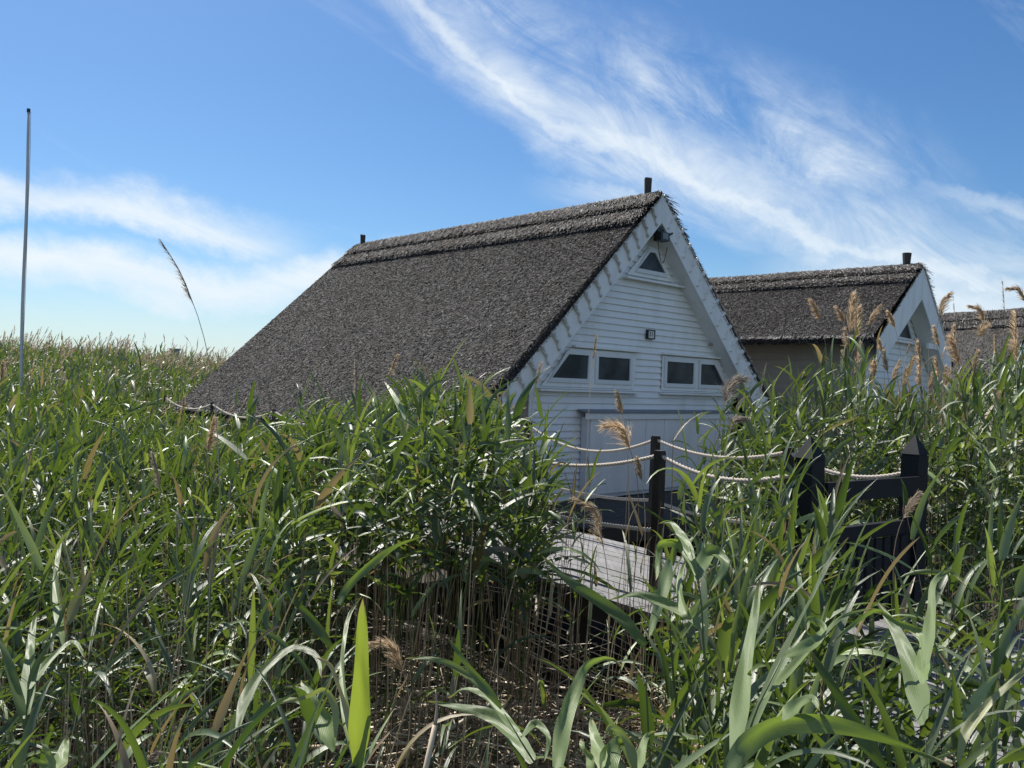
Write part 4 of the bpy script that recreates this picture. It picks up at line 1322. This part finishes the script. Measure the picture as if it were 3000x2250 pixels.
# --- reeds carrying last year's plumes
def plume_reed(tip, base, depth, label, width=1.0, grey=0.0, foot=None, n_=260, mid=None, sparse=False, group='plumed reeds'):
    T_, B_ = at(*tip, depth), at(*base, depth)
    ln = np.linalg.norm(T_ - B_)
    if foot is None:
        dx = (B_[0] - T_[0]) * 0.5
        F_ = np.array([B_[0] + dx + RNG.normal(0, 0.04), B_[1] + RNG.normal(0, 0.05), MUD])
    else:
        f3 = at(*foot, depth); F_ = np.array([f3[0], f3[1], MUD])
    o = tag(empty('plumed_reed', tuple(F_)), label, 'reed', group)
    M_3 = at(*mid, depth) if mid else (T_ + B_) / 2 + np.array([0, 0, 0.10 * ln])
    axis = spline([B_, M_3, T_], 12)
    st = spline([F_, F_ + (B_ - F_) * 0.5 + np.array([0.01, 0, 0.03]), B_, M_3], 26)
    q = MB(); q.tube(st - F_, np.linspace(0.0042, 0.0016, 26), 5, (RNG.random(), 1.0 if not sparse else 0.9, 0)); q.build('stalk', 'reed_stalk', o, True)
    q = MB()
    dirx = 1 if T_[0] > B_[0] else -1
    if sparse: filaments(q, axis - F_, n_ * 2, 0.24 * ln, 0.14, (dirx * 0.2, 0, 0.0), 0.0026, grey, (0.25, 0.2), 0.8)
    else:
        filaments(q, axis - F_, n_, 0.50 * ln * width, 0.55 * width, (dirx * 0.30, 0, -0.02), 0.0050 * depth / 8 + 0.0012, grey, (0.55, 0.26), 0.7)
        q.tube(axis - F_, np.linspace(0.003, 0.001, 12), 4, (0.3, grey, 0))
    q.build('plume', 'reed_plume', o)
    # one or two withered blades on the stalk
    if sparse: return o
    l_ = MB(); nb = RNG.integers(1, 4)
    fr = RNG.uniform(0.35, 0.85, nb)
    Bp = np.array([st[int(f_ * 20)] for f_ in fr]) - F_
    leaf_batch(l_, Bp, RNG.random(nb) * 6.28, RNG.uniform(0.3, 0.9, nb), RNG.uniform(0.5, 1.8, nb), RNG.uniform(0.15, 0.32, nb), RNG.uniform(0.008, 0.016, nb), 7, RNG.random(nb), np.where(RNG.random(nb) < 0.6, 0.9, 0.0))
    l_.build('foliage', 'reed_leaf', o, True)
    return o

PL = [
 ((2377, 881), (2403, 938), 8.5, 'leftmost golden plume in front of the middle thatched roof', 1.0, 0),
 ((2452, 901), (2474, 948), 8.0, 'small golden plume bent left beside the tallest plume cluster', 1.0, 0),
 ((2496, 868), (2490, 975), 8.2, 'tallest golden plume in the cluster before the middle roof', 1.0, 0),
 ((2514, 905), (2507, 992), 7.6, 'brown plume just right of the tallest golden plume', 0.9, 0),
 ((2575, 899), (2542, 955), 8.2, 'golden plume leaning right, in front of the middle roof edge', 0.9, 0),
 ((2603, 915), (2622, 960), 8.6, 'short tan plume over the left bargeboard of the middle house', 1.0, 0),
 ((2779, 864), (2751, 928), 7.2, 'curved feathery plume against the sky right of the white peak', 1.1, 0.1),
 ((2843, 897), (2883, 946), 7.0, 'plume arching left against the sky above the farthest roof', 1.0, 0.1),
 ((2888, 950), (2864, 988), 6.8, 'bushy orange plume in front of the farthest roof ridge', 1.6, 0),
 ((2955, 846), (3004, 884), 6.2, 'drooping brown plume at the right edge against the sky', 1.0, 0.2),
 ((2974, 925), (2978, 1066), 6.4, 'largest golden plume, near the right edge of the photo', 0.75, 0),
 ((2577, 996), (2585, 1037), 7.8, 'small tan plume low on the white bargeboard of the middle house', 1.0, 0),
 ((2561, 1058), (2562, 1104), 7.2, 'round orange plume below the eave of the middle house', 1.3, 0),
 ((2690, 1000), (2697, 1077), 7.4, 'grey gold plume in front of the recessed gable', 0.8, 0.2),
 ((2664, 1006), (2655, 1040), 8.0, 'thin pale plume before the middle house wall', 0.7, 0.2),
 ((2632, 1062), (2608, 1132), 7.6, 'golden plume leaning right before the white corner board', 0.8, 0),
 ((2653, 1080), (2645, 1133), 7.0, 'tan plume below the small dark gable window', 0.8, 0.1),
 ((2786, 990), (2811, 1074), 7.0, 'shaggy golden plume right of the middle house', 1.1, 0),
 ((2916, 985), (2918, 1045), 7.4, 'narrow brown plume before the farthest thatched roof', 0.6, 0.2),
 ((2730, 1095), (2722, 1140), 6.8, 'faded plume among the leaves right of the middle house', 0.9, 0.1),
 ((2862, 1030), (2850, 1085), 7.4, 'dull golden plume half hidden before the farthest roof', 0.9, 0.1),
 ((2925, 1150), (2915, 1190), 6.4, 'small orange plume low among leaves at the right', 1.0, 0),
 ((2470, 1030), (2478, 1075), 7.6, 'short tan plume under the eave of the middle house', 0.9, 0.1),
 ((2352, 1095), (2345, 1150), 7.8, 'brown plume among green blades right of house 31', 0.7, 0.1),
 ((2180, 1110), (2122, 1185), 6.6, 'grey drooping plume beside the lower right corner of house 31', 1.3, 0.9),
 ((2186, 1228), (2140, 1262), 6.8, 'lower grey nodding plume right of the white cupboard', 1.3, 0.9),
 ((1745, 985), (1737, 1052), 5.6, 'thin upright tan plume crossing the left windows of house 31', 0.55, 0),
 ((1583, 1066), (1567, 1132), 5.8, 'pale plume in front of the left bargeboard foot', 0.7, 0.1),
 ((1809, 1150), (1824, 1215), 5.4, 'pale feathery plume above the bushy one before the cupboard', 0.9, 0.05),
 ((1776, 1246), (1846, 1318), 5.2, 'large bushy tan plume drooping left before the white cupboard', 1.5, 0),
 ((1868, 1345), (1881, 1408), 5.0, 'small dry plume hanging left of the rope post', 1.0, 0.3),
 ((1690, 1464), (1768, 1605), 4.4, 'brown plume arching over the lower rope', 0.8, 0.25),
 ((1162, 1042), (1138, 1108), 5.2, 'compact tan plume against the thatch above the green clump', 0.7, 0),
 ((1043, 1058), (1044, 1170), 5.6, 'slim grey plume against the thatched slope', 0.4, 0.6),
 ((625, 1232), (606, 1330), 5.0, 'fluffy light tan plume in the left reed bed', 0.9, 0.0),
 ((450, 1334), (470, 1440), 4.4, 'grey ragged plume in the left reed bed', 0.7, 0.6),
 ((1078, 1890), (1182, 1972), 3.6, 'bent dry plume lying over the brown litter', 1.0, 0.1),
 ((2688, 1450), (2645, 1520), 4.6, 'dark brown plume in front of the right gate post', 1.1, 0.5),
 ((495, 2210), (424, 2240), 2.4, 'grey bent plume at the bottom edge', 0.9, 0.8),
 ((6, 1062), (3, 1115), 8.0, 'tan plume at the left edge of the photo', 0.9, 0.1),
 ((538, 1165), (536, 1195), 8.5, 'small tan plume beside the left rope curve', 0.8, 0.1),
]
MIDS = {9: (2985, 848), 24: (2140, 1122), 25: (2152, 1228), 29: (1818, 1252), 31: (1738, 1492), 36: (1140, 1888), 38: (455, 2208), 6: (2760, 890), 7: (2872, 908)}
for k_, (tp, bs, dp, lab, wd_, gr) in enumerate(PL):
    plume_reed(tp, bs, dp, lab, wd_, gr, n_=320 if wd_ > 0.85 else 220, mid=MIDS.get(k_))
for k_ in range(12):
    ux, uy, dp = RNG.uniform(2460, 2800), RNG.uniform(985, 1120), RNG.uniform(7.2, 9.0)
    dxx = RNG.normal(0, 12)
    plume_reed((ux + dxx, uy - 30), (ux, uy + 30), dp, 'tan plume among the crowded dry stalks below the white gable', 0.9, RNG.uniform(0, 0.2), n_=200, group='plumes among the crowded dry stalks')
plume_reed((470, 702), (572, 905), 4.2, 'tall bare reed with a sparse arching plume against the sky at left', 1, 0.7, (760, 1500), 70, (530, 800), True)
plume_reed((2938, 828), (2943, 915), 6.6, 'thin sparse plume standing above the farthest roof', 1, 0.6, None, 40, None, True)
plume_reed((2793, 872), (2797, 922), 7.0, 'faint thin seed head above the farthest roof', 1, 0.5, None, 30, None, True)

# --- the big foreground plants, blade by blade
def hero(label, stem, leaves, tone=0.5, stem_r=0.0045):
    """stem: list of (px, py, depth) from foot upward; leaves: (points, width px, depth0, depth1, tone, dry, roll)"""
    S = [at(*p) for p in stem]
    F_ = S[0].copy(); F_[2] = MUD; F_[0] += 0.02
    o = tag(empty('broad_leaved_reed', tuple(F_)), label, 'reed', 'big foreground reeds')
    st = spline([F_] + S, 22)
    q = MB(); q.tube(st - F_, stem_r * 1.25 * (1 - 0.82 * np.linspace(0, 1, 22) ** 4), 7, (0.55, 0.0, 0)); q.build('stalk', 'reed_stalk', o, True)
    for (pts, wpx, d0, d1, tn, dry, rl) in leaves:
        n0 = len(pts)
        tilt = -0.2 if dry == 0.02 else (1.9 if tn > 0.55 and dry < 0.1 else 0.5)
        P = [at(p[0], p[1], d0 * (1 + tilt * (pts[0][1] - p[1]) / FPX)) for i, p in enumerate(pts)]
        S_ = 18
        C = spline(P, S_ + 1)
        tg = np.gradient(C, axis=0); tg /= np.linalg.norm(tg, axis=1)[:, None]
        view = C - CAMP; view /= np.linalg.norm(view, axis=1)[:, None]
        side = np.cross(view, tg); side /= np.linalg.norm(side, axis=1)[:, None]
        nrm = np.cross(side, tg)
        r0, r1 = rl if isinstance(rl, tuple) else (rl, rl)
        rr = np.linspace(r0, r1, S_ + 1)[:, None]
        side, nrm = np.cos(rr) * side + np.sin(rr) * nrm, -np.sin(rr) * side + np.cos(rr) * nrm
        qq = np.linspace(0, 1, S_ + 1)
        prof = np.minimum(1.0, 0.40 + 2.6 * qq) * np.clip(1 - qq, 0, 1) ** 0.55
        prof /= prof.max()
        W0 = wpx / FPX * 0.5 * (d0 + d1)
        wv = (W0 * prof / 2)[:, None]
        V = []
        cs = np.linspace(-1, 1, 7)
        for c_ in cs: V.append(C + side * wv * c_ + nrm * wv * (0.32 * abs(c_) - 0.10 + 0.04 * math.sin(c_ * 9)) + nrm * (0.10 * W0 * np.sin(qq * 11 + c_ * 2))[:, None])
        V = np.stack(V, 1) - F_
        i = np.arange(S_)[:, None] * 7 + np.arange(6)[None]
        F = np.stack([i, i + 1, i + 8, i + 7], -1).reshape(-1, 4)
        T = np.zeros((S_ + 1, 7, 3)); T[..., 0] = tn + 0.06 * np.sin(qq * 5)[:, None]
        T[..., 1] = np.clip(dry + (0.75 * np.clip((qq - 0.86) / 0.14, 0, 1) ** 2)[:, None], 0, 1); T[..., 2] = cs
        q = MB(); q.add(V.reshape(-1, 3), F, T.reshape(-1, 3)); q.build('leaf', 'young_leaf' if dry in (0.02, 0.04) else 'broad_leaf', o, True)
    return o

hero('bright yellow green upright blade left of the brown clearing', [(1046, 2248, 1.7), (1050, 2200, 1.7)],
     [([(1047, 2246), (1056, 2100), (1060, 1980), (1061, 1860), (1063, 1752)], 66, 1.7, 1.62, 0.95, 0.02, 0.25),
      ([(1040, 2230), (1015, 2090), (1004, 1990), (1008, 1880), (1030, 1790), (1062, 1745)], 34, 1.74, 1.8, 0.8, 0.05, 0.7),
      ([(1042, 2210), (1020, 2090), (985, 1990), (965, 1945), (925, 1925)], 28, 1.76, 1.85, 0.95, 0.75, 0.8)])
hero('reed with one large pale blade arching over the clearing', [(1625, 2290, 1.55), (1632, 2250, 1.55)],
     [([(1632, 2250), (1650, 2125), (1688, 2015), (1738, 1938), (1790, 1928), (1822, 1952)], 62, 1.55, 1.40, 0.85, 0.03, -0.35)])
hero('short stubby reed shoot with folded pale blades at bottom centre', [(1760, 2300, 1.5), (1764, 2250, 1.5)],
     [([(1764, 2255), (1752, 2190), (1738, 2140), (1733, 2102)], 50, 1.5, 1.46, 0.95, 0.06, 0.2),
      ([(1745, 2260), (1722, 2210), (1706, 2180), (1704, 2165)], 46, 1.5, 1.42, 0.9, 0.05, 0.9),
      ([(1772, 2260), (1800, 2190), (1818, 2170), (1838, 2185)], 70, 1.5, 1.42, 0.7, 0.0, -0.3),
      ([(1864, 2262), (1842, 2180), (1812, 2136), (1788, 2128), (1772, 2158)], 32, 1.55, 1.5, 0.9, 0.2, 0.5),
      ([(1870, 2262), (1880, 2200), (1905, 2150), (1922, 2142)], 36, 1.6, 1.55, 0.9, 0.03, 0.3)])
hero('reed leaning left with long striped blades over the brown litter', [(1600, 2290, 2.0), (1530, 2178, 2.0), (1478, 2090, 2.0)],
     [([(1562, 2232), (1497, 2150), (1429, 2094), (1343, 2072), (1252, 2055)], 58, 2.0, 1.9, 0.6, 0.0, -0.5),
      ([(1515, 2146), (1456, 2078), (1410, 2030), (1362, 2018), (1312, 2046)], 44, 2.0, 1.95, 0.7, 0.0, -0.9),
      ([(1470, 2075), (1420, 2010), (1362, 1938), (1312, 1868)], 26, 2.0, 2.1, 0.5, 0.0, 0.4),
      ([(1440, 2040), (1376, 1985), (1316, 1945), (1253, 1929), (1184, 1930)], 24, 2.02, 2.1, 0.6, 0.1, -0.4),
      ([(1530, 2160), (1570, 2120), (1600, 2150), (1595, 2230)], 26, 2.0, 1.95, 0.6, 0.0, 0.5)])
hero('tall wide blade standing straight up in front of the gate', [(2150, 2290, 1.5), (2152, 2210, 1.5)],
     [([(2152, 2205), (2176, 2010), (2200, 1860), (2218, 1760), (2226, 1694)], 62, 1.5, 1.42, 0.8, 0.0, (0.1, 0.45))])
hero('reed with a rolled spear leaf pointing up to the right', [(2150, 2300, 1.45), (2185, 2150, 1.45), (2229, 2052, 1.45), (2290, 1930, 1.46)],
     [([(2190, 2142), (2292, 1925), (2374, 1760), (2434, 1640), (2486, 1574)], 36, 1.45, 1.5, 0.35, 0.0, 1.0),
      ([(2229, 2052), (2330, 1945), (2410, 1862), (2484, 1800), (2564, 1782)], 28, 1.45, 1.4, 0.75, 0.03, 0.6),
      ([(2300, 1925), (2352, 1900), (2398, 1870), (2404, 1826), (2378, 1812), (2362, 1850)], 40, 1.46, 1.4, 0.75, 0.0, 0.5)])
hero('reed with a huge arching blade along the bottom right edge', [(2120, 2330, 1.2), (2139, 2250, 1.2)],
     [([(2130, 2262), (2196, 2172), (2290, 2122), (2422, 2118), (2573, 2156), (2790, 2244)], 84, 1.2, 1.05, 0.65, 0.0, (-0.4, -0.7)),
      ([(2300, 2110), (2340, 2060), (2378, 2045), (2398, 2080)], 44, 1.3, 1.26, 0.75, 0.0, 0.5)])
hero('reed with a broad blade folded down beside the lower boards', [(2718, 2290, 1.6), (2712, 2150, 1.6)],
     [([(2708, 2118), (2684, 2005), (2650, 1900), (2604, 1812), (2566, 1755)], 72, 1.6, 1.45, 0.6, 0.0, (0.3, -0.2)),
      ([(2708, 2000), (2706, 1930), (2690, 1860), (2660, 1842)], 50, 1.62, 1.55, 0.9, 0.0, 0.3),
      ([(2715, 1950), (2730, 1790), (2750, 1690), (2782, 1672), (2828, 1716)], 38, 1.62, 1.55, 0.8, 0.05, 0.4),
      ([(2706, 1960), (2672, 1838), (2626, 1822), (2580, 1790), (2500, 1830), (2440, 1880)], 26, 1.62, 1.5, 0.7, 0.0, 0.5)])
hero('pale yellowing blade bending up at the lower right corner', [(2806, 2300, 1.7), (2808, 2240, 1.7)],
     [([(2810, 2230), (2826, 2155), (2886, 2074), (2965, 1998), (3030, 1945)], 32, 1.7, 1.6, 0.95, 0.35, 0.4)])
hero('dark green blade slanting down to the right in front of the lower boards', [(2640, 2330, 1.65), (2600, 2262, 1.65)],
     [([(2596, 2255), (2543, 2180), (2462, 2045), (2410, 1965), (2374, 1905)], 52, 1.65, 1.75, 0.25, 0.0, 0.5)])
hero('reed before the boardwalk with a long blade slanting across the boards', [(1905, 2250, 2.6), (1895, 2050, 2.6), (1890, 1890, 2.6)],
     [([(1890, 1892), (1828, 1818), (1740, 1752), (1666, 1702), (1586, 1628)], 44, 2.6, 2.5, 0.35, 0.0, -0.4)])
hero('pale reed shoot with drooping blades beside the bare boards', [(2090, 2200, 2.4), (2062, 1900, 2.4), (2045, 1690, 2.4), (2020, 1600, 2.4)],
     [([(2058, 1840), (2030, 1812), (1956, 1772), (1870, 1742), (1786, 1757)], 40, 2.4, 2.3, 0.7, 0.0, -0.5),
      ([(2040, 1680), (2020, 1625), (1984, 1590), (1945, 1590), (1928, 1640), (1922, 1700)], 36, 2.4, 2.35, 0.85, 0.0, 0.5),
      ([(2044, 1700), (2058, 1650), (2092, 1612), (2112, 1630), (2078, 1735)], 44, 2.4, 2.3, 0.65, 0.0, 0.3),
      ([(2030, 1640), (1990, 1560), (1958, 1528), (1930, 1534)], 30, 2.4, 2.45, 0.8, 0.0, -0.3),
      ([(2050, 1760), (2020, 1800), (1990, 1700), (2010, 1640)], 30, 2.4, 2.45, 0.9, 0.05, 0.5)])
hero('grey green blade hanging straight down before the boards', [(1985, 2150, 2.9), (1962, 1800, 2.9), (1962, 1640, 2.9)],
     [([(1962, 1640), (1944, 1720), (1920, 1800), (1898, 1872)], 38, 2.9, 2.8, 0.6, 0.0, 0.2)])
hero('reed at lower left with a long blade arching over to the right', [(690, 2290, 1.9), (694, 2190, 1.9)],
     [([(696, 2140), (723, 2042), (791, 1947), (868, 1896), (912, 1910), (942, 1990)], 40, 1.9, 1.8, 0.8, 0.04, 0.5),
      ([(694, 2200), (740, 2120), (800, 2060), (860, 2050), (910, 2110)], 30, 1.9, 1.85, 0.6, 0.0, 0.4)])
hero('reed with a wide half shaded blade left of the yellow green one', [(985, 2300, 1.8), (980, 2220, 1.8)],
     [([(982, 2190), (950, 2110), (916, 2050), (884, 1992)], 66, 1.8, 1.75, 0.7, 0.0, 0.5),
      ([(984, 2160), (978, 2060), (950, 2020), (900, 2040), (820, 2060)], 22, 1.8, 1.9, 0.95, 0.3, 0.4)])
hero('small pale shoot with two cut looking blades at the bottom left', [(170, 2310, 1.8), (168, 2262, 1.8)],
     [([(168, 2262), (180, 2215), (192, 2180), (200, 2160)], 46, 1.8, 1.75, 0.95, 0.03, 0.2),
      ([(160, 2262), (145, 2215), (128, 2180), (120, 2165)], 24, 1.8, 1.8, 0.95, 0.1, 0.3),
      ([(156, 2262), (120, 2235), (95, 2225), (70, 2240)], 26, 1.8, 1.75, 0.7, 0.0, 0.5)])
hero('bluish green reed with upright blades at the left edge', [(70, 2250, 2.2), (80, 2050, 2.2), (90, 1950, 2.2)],
     [([(78, 2100), (86, 1960), (95, 1850), (110, 1790)], 44, 2.2, 2.15, 0.6, 0.0, 0.3),
      ([(80, 2080), (110, 1950), (150, 1880), (200, 1750)], 30, 2.2, 2.2, 0.3, 0.0, 0.9),
      ([(74, 2120), (40, 2000), (10, 1900), (-20, 1840)], 34, 2.2, 2.1, 0.5, 0.0, -0.4),
      ([(85, 2020), (150, 1930), (210, 1880), (250, 1930)], 24, 2.2, 2.1, 0.7, 0.0, 0.5)])
hero('blade with an orange tip in the left reed bed', [(225, 2150, 2.6), (190, 1930, 2.6), (200, 1820, 2.6)],
     [([(200, 1830), (225, 1760), (250, 1710), (268, 1665)], 30, 2.6, 2.55, 0.5, 0.55, 0.3),
      ([(192, 1900), (170, 1780), (165, 1660), (185, 1560)], 30, 2.6, 2.6, 0.75, 0.05, 0.4)])
hero('long blue green blade reaching up right over the left bed', [(960, 2150, 3.2), (985, 1850, 3.2), (990, 1760, 3.2)],
     [([(990, 1770), (1010, 1730), (1090, 1650), (1180, 1590), (1250, 1570)], 34, 3.2, 3.1, 0.6, 0.0, -0.6),
      ([(975, 1900), (900, 1800), (850, 1740), (838, 1680)], 30, 3.2, 3.2, 0.25, 0.0, 0.3)])
# cut tan stub in the litter
p0, p1, p2 = at(1244, 2262, 1.7), at(1275, 2124, 1.72), at(1276, 2020, 1.75)
o = tag(empty('reed_stub', (p0[0], p0[1], MUD)), 'broken dry tan reed stub pointing up in the brown litter', 'reed stub')
F_ = np.array([p0[0], p0[1], MUD])
q = MB(); q.tube(spline([F_, p0, p1], 14) - F_, np.linspace(0.0065, 0.0055, 14), 8, (0.8, 1, 0)); q.build('stalk', 'reed_stalk', o, True)
q = MB(); q.tube(spline([p1, (p1 + p2) / 2 + [0.003, 0, 0], p2], 8) - F_, np.linspace(0.0045, 0.001, 8), 6, (0.42, 1, 0)); q.build('tip', 'reed_stalk', o, True)
